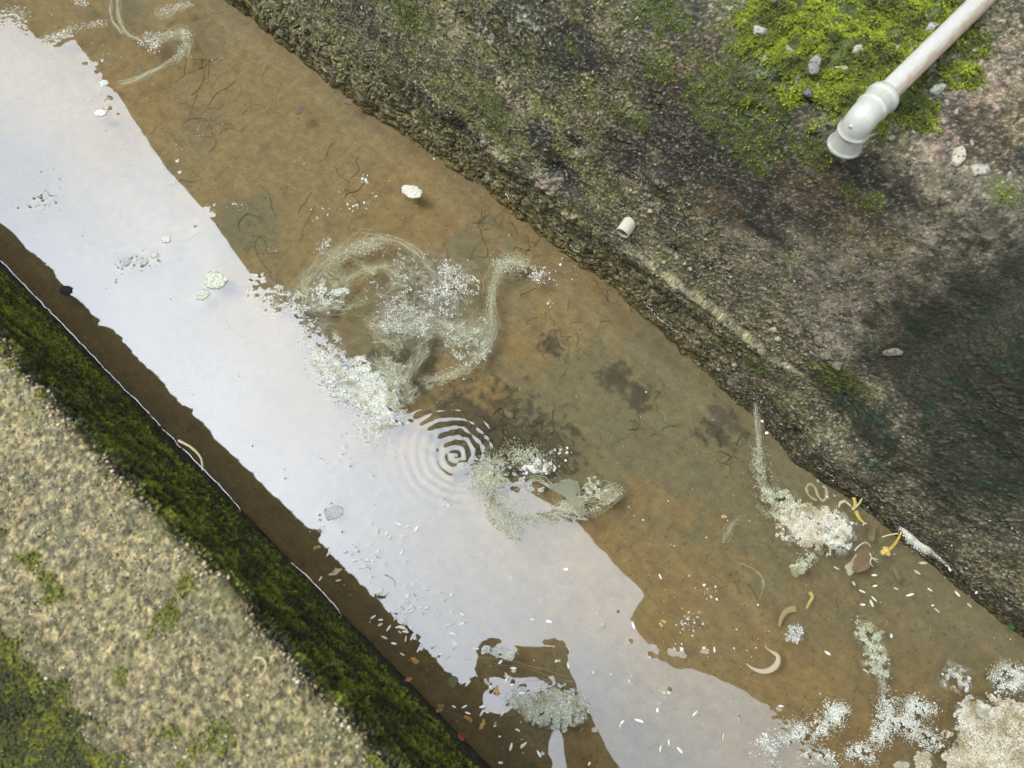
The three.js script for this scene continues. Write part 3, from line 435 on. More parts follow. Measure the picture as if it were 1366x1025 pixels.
blob(loop, 716, 622, 26, 12, 20, 700, { tone: 'white', lace: 0.35, r1: 0.002, pile: 1.6 });
blob(loop, 760, 676, 22, 10, 10, 360, { tone: 'olive', lace: 0.35 });
hairs(loop, [[685, 655], [715, 640], [735, 650], [760, 665], [785, 672]], 16, 2.5, { r: 0.0003, wob: 0.6 });
hairs(loop, [[640, 640], [665, 665], [690, 690]], 12, 10, { r: 0.0003, wob: 1 });
hairs(loop, [[725, 690], [770, 672], [800, 660], [826, 652]], 18, 6, { r: 0.0003 });
hairs(loop, [[736, 628], [745, 640], [742, 660], [750, 670]], 5, 3);
hairs(loop, [[745, 645], [770, 655], [775, 690]], 8, 4, { r: 0.0003 });
hairs(loop, [[786, 688], [815, 675], [832, 655]], 4, 2);
// mats at the right
const right = mat();
trail(right, [[1008, 545], [1012, 590], [1012, 620], [1020, 660]], 5, 260, { tone: 'grey', r1: 0.0008 });
trail(right, [[1008, 600], [1016, 640], [1030, 670]], 14, 500, { tone: 'olive', lace: 0.4 });
blob(right, 1042, 676, 40, 28, 30, 1300, { tone: 'olive', lace: 0.48, freq: 90 });
blob(right, 1085, 705, 52, 34, 8, 3600, { tone: 'cream', lace: 0.2, freq: 110, pile: 1.8 });
blob(right, 1085, 705, 40, 26, 8, 1800, { tone: 'white', lace: 0.25, freq: 110, pile: 1.8 });
blob(right, 1120, 715, 26, 30, 20, 700, { tone: 'white', lace: 0.5 });
trail(right, [[1096, 735], [1075, 748], [1066, 760]], 9, 340, { tone: 'olive', lace: 0.3 });
blob(right, 1066, 760, 13, 10, 0, 420, { tone: 'olive', lace: 0.15, pile: 1.3 });
hairs(right, [[1008, 530], [1011, 580], [1014, 640]], 12, 4);
hairs(right, [[965, 725], [975, 700], [990, 690]], 8, 3); hairs(right, [[966, 728], [980, 748], [1005, 760], [1018, 775], [1012, 800]], 6, 2);
const strip = mat();
trail(strip, [[1098, 612], [1112, 620], [1122, 632], [1134, 642]], 8, 900, { tone: 'cream', lace: 0, pile: 1.8 });
const plume = mat();
blob(plume, 1160, 850, 32, 20, 62, 900, { tone: 'olive', lace: 0.42, freq: 130 }); blob(plume, 1168, 880, 34, 22, 75, 700, { tone: 'olive', lace: 0.5, freq: 130 });
trail(plume, [[1172, 885], [1176, 905], [1180, 925]], 7, 320, { tone: 'grey', lace: 0.1, r1: 0.001 });
blob(plume, 1060, 845, 14, 14, 0, 160, { tone: 'grey', lace: 0.4 });
const branch = mat();
trail(branch, [[1183, 930], [1182, 955], [1176, 980], [1170, 990]], 15, 900, { tone: 'white', lace: 0.25, pile: 1.5 });
trail(branch, [[1185, 958], [1205, 965], [1225, 978], [1248, 992]], 15, 1000, { tone: 'white', lace: 0.25, pile: 1.5 });
trail(branch, [[1215, 962], [1215, 940], [1225, 945], [1245, 950]], 13, 700, { tone: 'white', lace: 0.3, pile: 1.4 });
blob(branch, 1232, 1015, 18, 14, 0, 420, { tone: 'cream', lace: 0.35 }); blob(branch, 1205, 1022, 14, 8, 0, 240, {});
const corner = mat();
blob(corner, 1330, 990, 70, 62, 0, 6500, { tone: 'cream', lace: 0.05, freq: 70, pile: 2.2, r1: 0.002 });
blob(corner, 1298, 952, 26, 22, 20, 1300, { tone: 'white', lace: 0.25, pile: 1.5 });
blob(corner, 1300, 1015, 44, 22, 0, 1500, { tone: 'cream', lace: 0.2, pile: 1.5 });
blob(corner, 1345, 955, 30, 18, 0, 700, { tone: 'cream', lace: 0.3 });
const ring = mat();
trail(ring, [[1325, 905], [1335, 890], [1350, 893], [1362, 905], [1350, 918], [1332, 910]], 10, 900, { tone: 'white', lace: 0.2, pile: 1.3 });
blob(ring, 1275, 905, 26, 22, 40, 260, { tone: 'grey', lace: 0.6 });
const wisps = mat();
trail(wisps, [[1005, 1000], [1030, 990], [1055, 980], [1075, 975]], 12, 520, { lace: 0.4 });
trail(wisps, [[1050, 972], [1080, 978], [1105, 965], [1114, 960]], 16, 900, { lace: 0.35, pile: 1.2 });
trail(wisps, [[1020, 985], [1028, 1005], [1035, 1022]], 9, 260, { lace: 0.4 });
trail(wisps, [[1070, 1015], [1090, 1005], [1110, 1018]], 12, 480, { lace: 0.35, pile: 1.2 }); trail(wisps, [[1135, 1005], [1150, 1002], [1165, 1015]], 12, 420, { lace: 0.3 });
trail(wisps, [[1106, 938], [1113, 950], [1128, 945]], 9, 360, { lace: 0.2, pile: 1.2 });
const clump = mat();
blob(clump, 735, 945, 46, 30, 0, 2900, { lace: 0.25, tone: 'olive', r1: 0.0019, pile: 1.8 }); blob(clump, 735, 945, 44, 28, 0, 1500, { lace: 0.3, tone: 'white', r1: 0.0019, pile: 1.8 });
blob(clump, 690, 932, 18, 16, 0, 520, { lace: 0.3, r1: 0.0018, pile: 1.4 }); blob(clump, 770, 945, 22, 22, 0, 500, { lace: 0.5 });
hairs(clump, [[620, 875], [690, 885], [770, 908]], 6, 3, { part: 0.8 }); hairs(clump, [[700, 908], [770, 910]], 5, 3, { part: 0.8 });
const cap2 = mat();
blob(cap2, 668, 872, 22, 8, 6, 700, { lace: 0.15, r1: 0.002, pile: 1.6 });
const curlTop = mat();
hairs(curlTop, [[158, -12], [158, 22], [170, 45], [190, 55]], 12, 2.2, { wob: 0.5, part: 0.7 }); hairs(curlTop, [[148, -10], [148, 25], [165, 48]], 10, 2);
hairs(curlTop, [[154, 112], [185, 103], [215, 88], [243, 72]], 16, 2.6, { part: 0.5 }); hairs(curlTop, [[205, 55], [230, 45], [246, 48], [248, 65], [240, 75]], 20, 7, { wob: 1 });
trail(curlTop, [[190, 58], [200, 50], [205, 62], [210, 52]], 9, 220, { r1: 0.0022 }); trail(curlTop, [[215, 52], [245, 42], [250, 62], [235, 78]], 8, 220, {}); hairs(curlTop, [[208, 10], [215, 22], [235, 12], [250, 2]], 12, 4); trail(curlTop, [[212, 15], [240, 8], [255, 5]], 7, 130, {});
const edgeFoam = mat();
trail(edgeFoam, [[0, 30], [18, 12], [35, 22]], 10, 90, { r1: 0.002 }); trail(edgeFoam, [[55, 55], [75, 48], [95, 40], [140, 30]], 6, 260, { r1: 0.0022, lace: 0.2 }); trail(edgeFoam, [[20, 22], [32, 40]], 8, 60, { r1: 0.002 }); trail(edgeFoam, [[100, 0], [115, 4]], 6, 60, { r1: 0.003 });
const wallFoam = mat();
trail(wallFoam, [[1180, 672], [1188, 690], [1204, 697]], 2.5, 160, { lace: 0, r1: 0.001 }); trail(wallFoam, [[1206, 702], [1218, 720], [1240, 735]], 8, 1200, { lace: 0, r1: 0.0013, pile: 1.4 }); trail(wallFoam, [[1225, 722], [1270, 756], [1310, 782], [1340, 804]], 4, 1000, { lace: 0, r1: 0.001 }); trail(wallFoam, [[1346, 812], [1356, 822], [1372, 834]], 3.5, 220, { lace: 0, r1: 0.001 });

// loose crumbs of froth, too small to tell apart
const crumbs = mat();
seed(23);
const CL = [[60, 268, 9, 60], [135, 140, 10, 30], [75, 250, 14, 20], [130, 80, 12, 22], [165, 352, 6, 26], [190, 350, 6, 22], [203, 345, 6, 16], [222, 320, 4, 10], [237, 347, 3, 8], [283, 280, 6, 12], [345, 382, 8, 26], [350, 405, 8, 14], [398, 215, 4, 6], [487, 242, 6, 24], [500, 262, 6, 12], [470, 278, 8, 14], [265, 183, 4, 10], [430, 275, 10, 14], [318, 275, 5, 10], [440, 685, 6, 30], [595, 670, 6, 14], [715, 650, 5, 10], [690, 640, 10, 14], [748, 604, 6, 26], [920, 830, 8, 60], [945, 790, 6, 16], [905, 868, 6, 16], [1110, 655, 8, 10], [940, 870, 4, 8], [885, 925, 6, 20], [840, 910, 6, 10], [550, 300, 20, 8], [500, 590, 30, 40], [470, 600, 20, 30], [245, 225, 20, 8], [860, 870, 30, 10], [580, 520, 40, 22], [1030, 575, 10, 6], [1000, 880, 18, 10], [430, 700, 8, 6], [745, 365, 10, 20], [760, 355, 12, 12], [722, 365, 6, 12], [735, 405, 4, 4], [300, 215, 200, 26], [600, 250, 80, 14], [100, 200, 90, 60], [200, 420, 120, 30], [480, 800, 90, 40], [700, 780, 120, 40], [900, 900, 90, 40], [1100, 820, 120, 40], [850, 600, 90, 14]];
for (const [x, y, s, n] of CL) for (let k = 0; k < n; k++) { const p = P(x + gauss() * s, y + gauss() * s); if (!inWater(p)) continue; crumbs.bits.push([p.x, p.z, 0.0004 + 0.0016 * Math.pow(rnd(), 3) * (s < 12 ? 1.4 : 0.8), pickTone(rnd() < 0.75 ? 'white' : 'grey'), 0.5]); }
for (let k = 0; k < 900; k++) { const p = P(rnd() * 1500 - 60, rnd() * 1150 - 60); if (!inWater(p)) continue; crumbs.bits.push([p.x, p.z, 0.0003 + 0.0006 * Math.pow(rnd(), 2), pickTone('white'), 0.3]); }

// rounded floating lumps and chips: [px, py, long px, short px, turn, thickness m, colour, name, category, label]
const FLOATS = [
  [549, 256, 17, 11, 20, 0.004, [0.46, 0.44, 0.34], 'foam_chunk', 'foam chunk', 'oval white chunk of foam floating alone on the brown upper water'],
  [287, 374, 17, 14, 20, 0.004, [0.44, 0.44, 0.32], 'foam_chunk', 'foam chunk', 'larger pitted foam chunk floating where the sky is mirrored on the left'],
  [270, 394, 10, 8, -20, 0.003, [0.46, 0.46, 0.36], 'foam_chunk', 'foam chunk', 'small foam chunk just below the larger pitted one on the sky mirror'],
  [445, 684, 13, 9, -20, 0.003, [0.55, 0.55, 0.48], 'foam_chunk', 'foam chunk', 'grey foam chunk at the edge of the sky mirror near the left wall'],
  [134, 151, 10, 7, 0, 0.003, [0.52, 0.52, 0.46], 'foam_chunk', 'foam chunk', 'white foam chunk on the sky mirror near the top left strands'],
  [139, 111, 7, 6, 10, 0.003, [0.46, 0.46, 0.4], 'foam_chunk', 'foam chunk', 'foam chunk at the upper edge of the sky mirror, beside the lone strand'],
  [222, 320, 7, 6, 20, 0.003, [0.45, 0.45, 0.38], 'foam_chunk', 'foam chunk', 'grey foam chunk above the row of small ones in the sky mirror'],
  [168, 350, 7, 7, 0, 0.003, [0.46, 0.46, 0.40], 'foam_chunk', 'foam chunk', 'leftmost of the row of small grey foam chunks in the sky mirror'],
  [192, 349, 6, 6, 0, 0.003, [0.46, 0.46, 0.40], 'foam_chunk', 'foam chunk', 'middle of the row of small grey foam chunks in the sky mirror'],
  [206, 341, 6, 5, 0, 0.003, [0.46, 0.46, 0.40], 'foam_chunk', 'foam chunk', 'right end of the row of small grey foam chunks in the sky mirror'],
  [399, 148, 6, 9, 20, 0.005, [0.10, 0.075, 0.045], 'sludge_lump', 'sludge', 'dark sludge lump in the brown water nearer the top left strands'],
  [465, 136, 8, 6, 10, 0.005, [0.12, 0.085, 0.045], 'sludge_lump', 'sludge', 'dark sludge lump in the brown water close to the right wall'],
  [88, 388, 10, 8, 0, 0.004, [0.02, 0.02, 0.016], 'sludge_lump', 'sludge', 'black sludge lump on the shadowed water along the left wall'],
  [814, 504, 7, 6, 20, 0.003, [0.54, 0.50, 0.33], 'crumb', 'food crumb', null],
].filter((f) => f[9]);
for (const f of FLOATS) { const p = P(f[0], f[1]); dimple(p.x, p.z, 0.00035, Math.max(f[2], f[3]) / 900 * 1.05); }
for (const [x, y] of [...RICE_LEFT, ...RICE_FIG, ...RICE_MID, ...RICE_RIGHT]) { const p = P(x, y); dimple(p.x, p.z, 0.00007, 0.0036); }
for (const m of [swirl, heap, loop, clump, wisps, edgeFoam, crumbs, cap2]) m.bits.forEach(([x, z, r], i) => { if (r > 0.0011 || i % 9 === 0) dimple(x, z, 0.00006 + r * 0.05, r * 1.6 + 0.0012); });

// ------------------------------------------------------------------ the water
const RIP = P(607, 607);
const RIP_B = P(588, 640), RIP_C = P(640, 570);
function waterH(x, z) {
  let h = 0.000026 * fbm(x * 14 + 3, z * 14, 3) + 0.000008 * n2(x * 70, z * 70);
  let dx = x - RIP.x, dz = z - RIP.z; const q0 = Math.hypot(dx, dz);
  if (q0 < 0.2) {
    const wx = 0.0045 * n2(x * 22 + 5, z * 22) + 0.0012 * n2(x * 70, z * 70 + 3), wz = 0.0045 * n2(x * 22, z * 22 + 8) + 0.0012 * n2(x * 70 + 9, z * 70); dx = (dx + wx) * 1.1; dz += wz;
    const q = Math.hypot(dx, dz), ang = Math.atan2(dz, dx), amp = (0.4 + 0.6 * sm(-0.35, 0.6, (dx - 0.4 * dz) / (q + 1e-6)) + 0.5 * Math.exp(-q / 0.01)) * 0.00034 * Math.exp(-q / 0.026) * (0.72 + 0.75 * n2(ang * 1.3 + 4, q * 26)) + 0.00005 * Math.exp(-((q - 0.06) ** 2) / 0.0012);
    h += amp * Math.sin(q * 2 * Math.PI / (0.0125 + 0.02 * q) + 0.5 * Math.sin(ang)) * sm(0.2, 0.12, q0) * sm(0, 0.006, q);
    const qb = Math.hypot(x - RIP_C.x + wz, z - RIP_C.z - wx); h += 0.00009 * Math.exp(-qb / 0.03) * Math.sin(qb * 2 * Math.PI / 0.014 + 1);
  }
  const cell = DIMPLES.get(Math.floor(x / CELL) * 65536 + Math.floor(z / CELL));
  if (cell) { let m = 0; for (const [a, b, hh, r] of cell) { const t = ((x - a) ** 2 + (z - b) ** 2) / (r * r); if (t < 6) { const k = hh * Math.exp(-t); if (k > m) m = k; } } h += m; }
  return h;
}
{
  const ds = stations(-0.6, 1.5, 0.0019, [-40, 40]), ts = [];
  for (let k = 0; k < 12; k++) ts.push(['l', k * 0.0008]);
  const nm = 300; for (let k = 1; k < nm; k++) ts.push(['m', k / nm]);
  for (let k = 11; k >= 0; k--) ts.push(['r', k * 0.0008]);
  const L = ds.map((d) => (d < -0.9 || d > 2 ? -0.113 : shoreL(d))), R = ds.map((d) => (d < -0.9 || d > 2 ? 0.48 : shoreR(d)));
  const soft = (A) => A.map((_, i) => { let s = 0, n = 0; for (let k = -2; k <= 2; k++) if (A[i + k] !== undefined) { s += A[i + k]; n++; } return s / n; });
  const Ls = soft(L), Rs = soft(R);
  // a lip of water clings to the walls, in places
  const lipL = ds.map((d) => sm(-0.1, 0.18, n2(d * 5.1 + 2.2, 4) + 0.5 * sm(0.36, 0.5, d) - 0.6 * sm(0.42, 0.36, d) + 0.2) * 0.0021), lipR = ds.map((d) => sm(0.05, 0.4, n2(d * 7 + 0.4, 9) + 0.05 + 0.3 * n2(d * 31, 2)) * 0.0012);
  const geo = gridMesh(ts.length, ds.length, (j, i, o) => {
    const d = ds[i], [s, t] = ts[j], l = Ls[i] - 0.0012, r = Rs[i] + 0.0012, e = 12 * 0.0008;
    const x = s === 'l' ? l + t : s === 'r' ? r - t : lerp(l + e, r - e, t), far = d < -0.8 || d > 1.7;
    const lip = lipL[i] * Math.exp(-(x - l) / 0.0015) + lipR[i] * Math.exp(-(r - x) / 0.0011);
    o.p = [x, (far ? 0 : waterH(x, -d) + lip), -d]; o.t = [x, d];
  });
  geo.deleteAttribute('color');
  // a greasy skin makes the water mirror more than clean water does
  tag(add('water', geo, phys(0.95, 0.93, 0.86, 0.0, { transmission: 1, thickness: 0, ior: 1.68, side: THREE.DoubleSide })), 'shallow murky drain water mirroring the sky', null, null, 'structure');
}

// ------------------------------------------------------------------ scum mats
const frothGeo = lump(1, 0.4, 1, 0.55, 1, 3), frothMat = std(1, 1, 1, 0.75), strandMat = std(0.33, 0.32, 0.19, 0.6), paleStrand = std(0.44, 0.43, 0.29, 0.6);
// thin broken films of grease that hold the crumbs together: a patch, or a smear along a line
const LACE = tileTex(1024, (x, y) => { const a = pfbm(x, y, 16, 5), b = 1 - Math.abs(pfbm(x + 0.3, y + 0.7, 32, 4)) * 2.2, v = sm(-0.05, 0.5, a * 0.8 + 0.45 * b - 0.1); return [v, v, v]; });
const filmMat = new THREE.MeshStandardMaterial({ vertexColors: true, transparent: true, alphaMap: LACE, roughness: 0.4, side: THREE.DoubleSide });
let filmY = 0;
function filmGeo(nu, nv, at, put) {
  const pos = [], uv = [], col = [], idx = []; filmY = (filmY + 1) % 9; const lift = 0.00045 + 0.00006 * filmY;
  for (let i = 0; i <= nu; i++) for (let j = 0; j <= nv; j++) { const [p, a, u, v, c] = put(i / nu, j / nv); pos.push(p.x - at.x, waterH(p.x, p.z) + lift, p.z - at.z); uv.push(u, v); col.push(...c, a); }
  for (let i = 0; i < nu; i++) for (let j = 0; j < nv; j++) { const a = i * (nv + 1) + j, b = a + nv + 1; idx.push(a, b, a + 1, b, b + 1, a + 1); }
  const g = new THREE.BufferGeometry(); g.setAttribute('position', new THREE.Float32BufferAttribute(pos, 3)); g.setAttribute('uv', new THREE.Float32BufferAttribute(uv, 2)); g.setAttribute('color', new THREE.Float32BufferAttribute(col, 4)); g.setIndex(idx); g.computeVertexNormals(); return g;
}
function filmPatch(px, py, rx, ry, rot, c, op, at) { const ca = Math.cos(rot * Math.PI / 180), sa = Math.sin(rot * Math.PI / 180), s0 = px * 0.013; return filmGeo(9, 36, at, (a, b) => { const q = a * 1.12, w = b * 6.28319, k = q * (1 + 0.22 * n2(Math.cos(w) * 2 + s0, Math.sin(w) * 2 + py * 0.1)), u = Math.cos(w) * k * rx, v = Math.sin(w) * k * ry, p = P(px + u * ca - v * sa, py + u * sa + v * ca); return [p, op * sm(1, 0.45, a), p.x / 0.16 + s0, p.z / 0.16, c]; }); }
function filmRibbon(pts, width, c, op, at) { const base = spline(pts.map(([x, y]) => new THREE.Vector3(x, y, 0))), v = new THREE.Vector3(), s0 = pts[0][0] * 0.017; return filmGeo(40, 8, at, (a, b) => { base.getPoint(a, v); const g = base.getTangent(a), k = (b - 0.5) * 2, w = k * width * (0.8 + 0.5 * n2(a * 4, s0)), p = P(v.x - g.y * w, v.y + g.x * w); return [p, op * sm(1, 0.3, Math.abs(k)) * sm(0, 0.12, a) * sm(1, 0.88, a), a * base.getLength() / 260 + s0, k * width / 60, c]; }); }
function buildMat(name, m, label, category, strandM = strandMat) {
  const first = m.bits[0], g = thing(name, label, category, new THREE.Vector3(first[0], 0, first[1])), at = g.position;
  scatter('froth', frothGeo, frothMat, m.bits.map(([x, z, r, c, pile]) => [new THREE.Vector3(x - at.x, waterH(x, z) + r * 0.35 + pile * 0.0006, z - at.z), anyTurn(), new THREE.Vector3(r * (0.8 + 0.7 * rnd()), r, r * (0.8 + 0.7 * rnd())), c]), g);
  const films = [];
  for (const [px, py, rx, ry, rot, tone, lace] of m.films ?? []) films.push(filmPatch(px, py, rx, ry, rot, FROTH[tone][0], (m === swirl ? 0.3 : 0.62) - 0.3 * lace, at));
  for (const [pts, spread] of m.ribbons ?? []) films.push(filmRibbon(pts, spread * 1.7, [0.33, 0.32, 0.19], 0.42, at));
  if (films.length) add('film', mergeGeometries(films), filmMat, g).userData.kind = 'stuff';
  if (m.lines.length) { const s = mergeGeometries(m.lines.map(([pts, r]) => cord(pts.map((p) => p.clone().sub(at)), r, 3, 20))); add('strand', s, strandM, g).userData.kind = 'stuff'; }
  return g;
}
seed(31);
buildMat('scum_mat', swirl, 'wide swirling mat of hair-like scum and white specks in the middle of the water', 'scum');
buildMat('scum_mat', heap, 'dense white heap of froth at the edge of the sky mirror, above the ripples', 'scum');
buildMat('scum_mat', loop, 'looped greasy yellow-white scum mat just right of the ripples', 'scum', paleStrand);
buildMat('scum_mat', right, 'pale granular scum mat near the right wall, left of the yellow scraps', 'scum');
buildMat('scum_strip', strip, 'short cream strip of scum clinging to the foot of the right wall', 'scum');
buildMat('scum_plume', plume, 'thin speckled grey plume of scum above the branching white one, lower right', 'scum');
buildMat('scum_mat', branch, 'white branching scum patch below the speckled plume, lower right', 'scum');
buildMat('scum_mat', corner, 'thick cream crust of scum filling the bottom right corner', 'scum');
buildMat('scum_ring', ring, 'white ring-shaped scum patch above the thick corner crust', 'scum');
buildMat('scum_wisps', wisps, 'white wisps of scum crossing the edge of the sky mirror, bottom right', 'scum');
buildMat('scum_clump', clump, 'curdled white scum clump on the dark mirrored figure at bottom centre', 'scum');
buildMat('scum_clump', cap2, 'small white scum clump along the upper edge of the dark mirrored figure', 'scum');
buildMat('scum_strands', curlTop, 'long pale strands curling through the brown water at top left', 'scum', paleStrand);
buildMat('scum_line', edgeFoam, 'broken line of white froth at the top left end of the sky mirror', 'scum');
buildMat('foam_line', wallFoam, 'thin white foam line along the foot of the right wall, lower right', 'foam');
{ const o = scatter('froth_crumbs', frothGeo, frothMat, crumbs.bits.map(([x, z, r, c]) => [new THREE.Vector3(x, waterH(x, z) + r * 0.3, z), anyTurn(), r, c])); tag(o, 'scattered white crumbs of froth floating all over the water', 'froth', null, 'stuff'); }

// ------------------------------------------------------------------ lumps, rice and kitchen scraps
seed(41);
FLOATS.forEach(([px, py, a, b, turn, t, c, name, cat, label], i) => {
  const p = P(px, py), o = thing(name, label, cat, new THREE.Vector3(p.x, 0.0007, p.z)), m = std(...c, 0.85), L = a / 950, S = b / 950, bits = [];
  for (let k = 0; k < 70; k++) { const q = Math.sqrt(rnd()), w = rnd() * 6.28, r = (0.09 + 0.2 * rnd() * rnd()) * Math.min(L, S); const g = lump(2, 0.3, r, r * 0.75, r, i + k * 0.7); g.translate(Math.cos(w) * q * (L - r * 0.7), t * 0.36 * Math.sqrt(1 - q * q * 0.95) - r * 0.3, Math.sin(w) * q * (S - r * 0.7)); bits.push(g); }
  bits.push(lump(3, 0.28, L * 0.92, t * 0.36, S * 0.92, i));
  const g = mergeGeometries(bits); const dirA = P(px + Math.cos(turn * Math.PI / 180) * 10, py + Math.sin(turn * Math.PI / 180) * 10).sub(p); o.rotation.y = -Math.atan2(dirA.z, dirA.x);
  add(name === 'foam_chunk' ? 'bubbly_crust' : 'crust', g, m, o);
});
const imgTurn = (px, py, a) => { const p = P(px, py), q = P(px + Math.cos(a * Math.PI / 180) * 10, py + Math.sin(a * Math.PI / 180) * 10).sub(p); return -Math.atan2(q.z, q.x); };
const riceGeo = [0, 1, 2].map((k) => lump(2, 0.12, 0.0046, 0.0012, 0.00145, k * 5 + 2, 0.9)), riceMat = [std(0.76, 0.74, 0.65, 0.5), std(0.66, 0.60, 0.45, 0.55), std(0.80, 0.79, 0.73, 0.5)], riceDull = [std(0.46, 0.43, 0.34, 0.6), std(0.36, 0.32, 0.22, 0.6), std(0.56, 0.54, 0.46, 0.6)];
function rice(list, label, group, name) {
  list.forEach(([px, py, a], i) => {
    const p = P(px, py); if (!inWater(p)) return;
    const m = shade(new THREE.Mesh(riceGeo[i % 3], (name === 'rice_grain' && list === RICE_RIGHT ? riceDull : riceMat)[(i * 7) % 3])); m.name = numbered(name); m.position.set(p.x, 0.001, p.z); m.rotation.y = imgTurn(px, py, a) + 0.2 * gauss(); const s = 0.7 + 0.45 * rnd(); m.scale.set(s * (rnd() < 0.25 ? 0.5 + 0.2 * rnd() : 0.75 + 0.4 * rnd()), 1, s); tag(m, label, 'rice grain', group); scene.add(m);
  });
}
rice(RICE_LEFT, 'white rice grain in the loose scatter between the ripples and the left wall', 'rice grains between the ripples and the left wall', 'rice_grain');
rice(RICE_FIG, 'white rice grain around the curdled clump on the dark mirrored figure, bottom', 'rice grains around the dark mirrored figure', 'rice_grain');
rice(RICE_MID, 'white rice grain alone on the open sky mirror or its brown edge, lower middle', 'single rice grains on the lower middle water', 'rice_grain');
rice(RICE_RIGHT, 'small white rice grain floating in the brown water near the right wall', 'rice grains floating near the right wall', 'rice_grain');
// yellow and orange crumbs by the left wall, each of its own look
const CRUMBS = [[553, 882, 6, 4, 30, [0.55, 0.24, 0.02], 'orange crumb lying highest of the scraps beside the left wall, bottom'], [545, 907, 5, 4, -20, [0.50, 0.22, 0.03], 'orange crumb below the highest one beside the left wall'], [663, 922, 6, 3.5, 60, [0.62, 0.36, 0.05], 'yellow crumb left of the curdled white clump'], [625, 959, 6, 4, 30, [0.46, 0.21, 0.02], 'orange crumb between the red berry and the yellow one'], [644, 967, 6, 4, -50, [0.56, 0.33, 0.02], 'deep yellow crumb right of the orange one, near the red berry'], [587, 944, 5, 4.5, 0, [0.34, 0.16, 0.03], 'brown crumb left of the red berry, near the left wall'], [649, 911, 6, 3.5, 60, [0.66, 0.58, 0.38], 'cream crumb above the yellow one, left of the white clump'], [447, 763, 10, 4, -30, [0.62, 0.50, 0.26], 'tan crumb cluster beside the rice on the shadowed water, upper left wall'], [423, 731, 6, 3, -10, [0.52, 0.30, 0.05], 'amber crumb highest along the shadowed left water'], [884, 832, 5, 4.5, 0, [0.46, 0.26, 0.05], 'round amber crumb in the brown water right of the mirrored roof corner'], [966, 690, 4, 4, 0, [0.50, 0.28, 0.05], 'round amber crumb left of the granular mat']];
for (const [px, py, a, b, turn, c, label] of CRUMBS) { const p = P(px, py), m = add('food_crumb', mergeGeometries([0, 1, 2, 3, 4].map((k) => lump(2, 0.45, a / 2500 * (0.7 + 0.6 * rnd()), 0.0012, b / 2300, px + k * 3, 1.2).rotateY(rnd() * 3).translate((k - 2) * a / 3400, 0.0004 * rnd(), gauss() * b / 3400))), std(...c.map((x, i) => x * 0.7 + 0.03), 0.55)); m.position.set(p.x, 0.0006, p.z); m.rotation.y = imgTurn(px, py, turn); tag(m, label, 'food crumb'); }
{ const p = P(614, 985), o = thing('red_berry', 'small red berry near the left wall at the bottom', 'berry', new THREE.Vector3(p.x, 0.002, p.z)); add('fruit', lump(3, 0.06, 0.0052, 0.0048, 0.005, 4), std(0.36, 0.03, 0.012, 0.4), o); add('stalk', cord([new THREE.Vector3(0.001, 0.004, 0), new THREE.Vector3(0.002, 0.0062, 0.001), new THREE.Vector3(0.004, 0.0072, 0.002)], 0.0004, 5), std(0.12, 0.12, 0.03), o); }
// a soft sheet-like scrap from an outline in photograph pixels
function scrap(name, label, cat, outline, c, rough = 0.6, curl = 0.002, lift = 0.001, partName = 'skin') {
  const pts = outline.map(([x, y]) => P(x, y)), o = thing(name, label, cat, pts.reduce((s, p) => s.add(p), new THREE.Vector3()).divideScalar(pts.length)), at = o.position, shape = new THREE.Shape(spline(pts, true).getPoints(64).map((p, i) => { const a = p.x - at.x, b = -(p.z - at.z), k = 1 + 0.22 * n2(i * 0.55 + outline[0][0], 3) + 0.1 * n2(i * 1.9, outline[0][1]); return new THREE.Vector2(a * k, b * k); }));
  let g = new THREE.ExtrudeGeometry(shape, { depth: 0.0005, bevelEnabled: true, bevelThickness: 0.0003, bevelSize: 0.0003, bevelSegments: 2, steps: 1, curveSegments: 12 }); g.rotateX(-Math.PI / 2);
  const p = g.attributes.position; for (let i = 0; i < p.count; i++) { const x = p.getX(i), z = p.getZ(i); p.setY(i, p.getY(i) + lift + curl * (0.5 + n2(x * 90 + outline[0][0], z * 90) + 0.6 * n2(x * 260, z * 260))); }
  g.deleteAttribute('normal'); g.deleteAttribute('uv'); g = mergeVertices(g, 1e-5); g.computeVertexNormals(); { const w = g.attributes.position, u = new Float32Array(w.count * 2); for (let i = 0; i < w.count; i++) { u[i * 2] = w.getX(i) / 0.05; u[i * 2 + 1] = w.getZ(i) / 0.05; } g.setAttribute('uv', new THREE.BufferAttribute(u, 2)); } const q = g.attributes.position, col = new Float32Array(q.count * 3); for (let i = 0; i < q.count; i++) { const x = q.getX(i), z = q.getZ(i), k = 0.75 + 0.55 * fbm(x * 220 + 3, z * 220, 3), e = sm(0, 0.5, fbm(x * 120 + 9, z * 120 + outline[0][1], 3)); mix3([0, 0, 0], c, 1).forEach((v, n) => { col[i * 3 + n] = Math.max(0.01, lerp(v * k, [0.42, 0.37, 0.25][n], 0.45 * e)); }); } g.setAttribute('color', new THREE.BufferAttribute(col, 3)); add(partName, g, new THREE.MeshStandardMaterial({ vertexColors: true, map: GRIT, bumpMap: GRIT_BUMP, bumpScale: 0.0006, roughness: rough, side: THREE.DoubleSide }), o); return o;
}
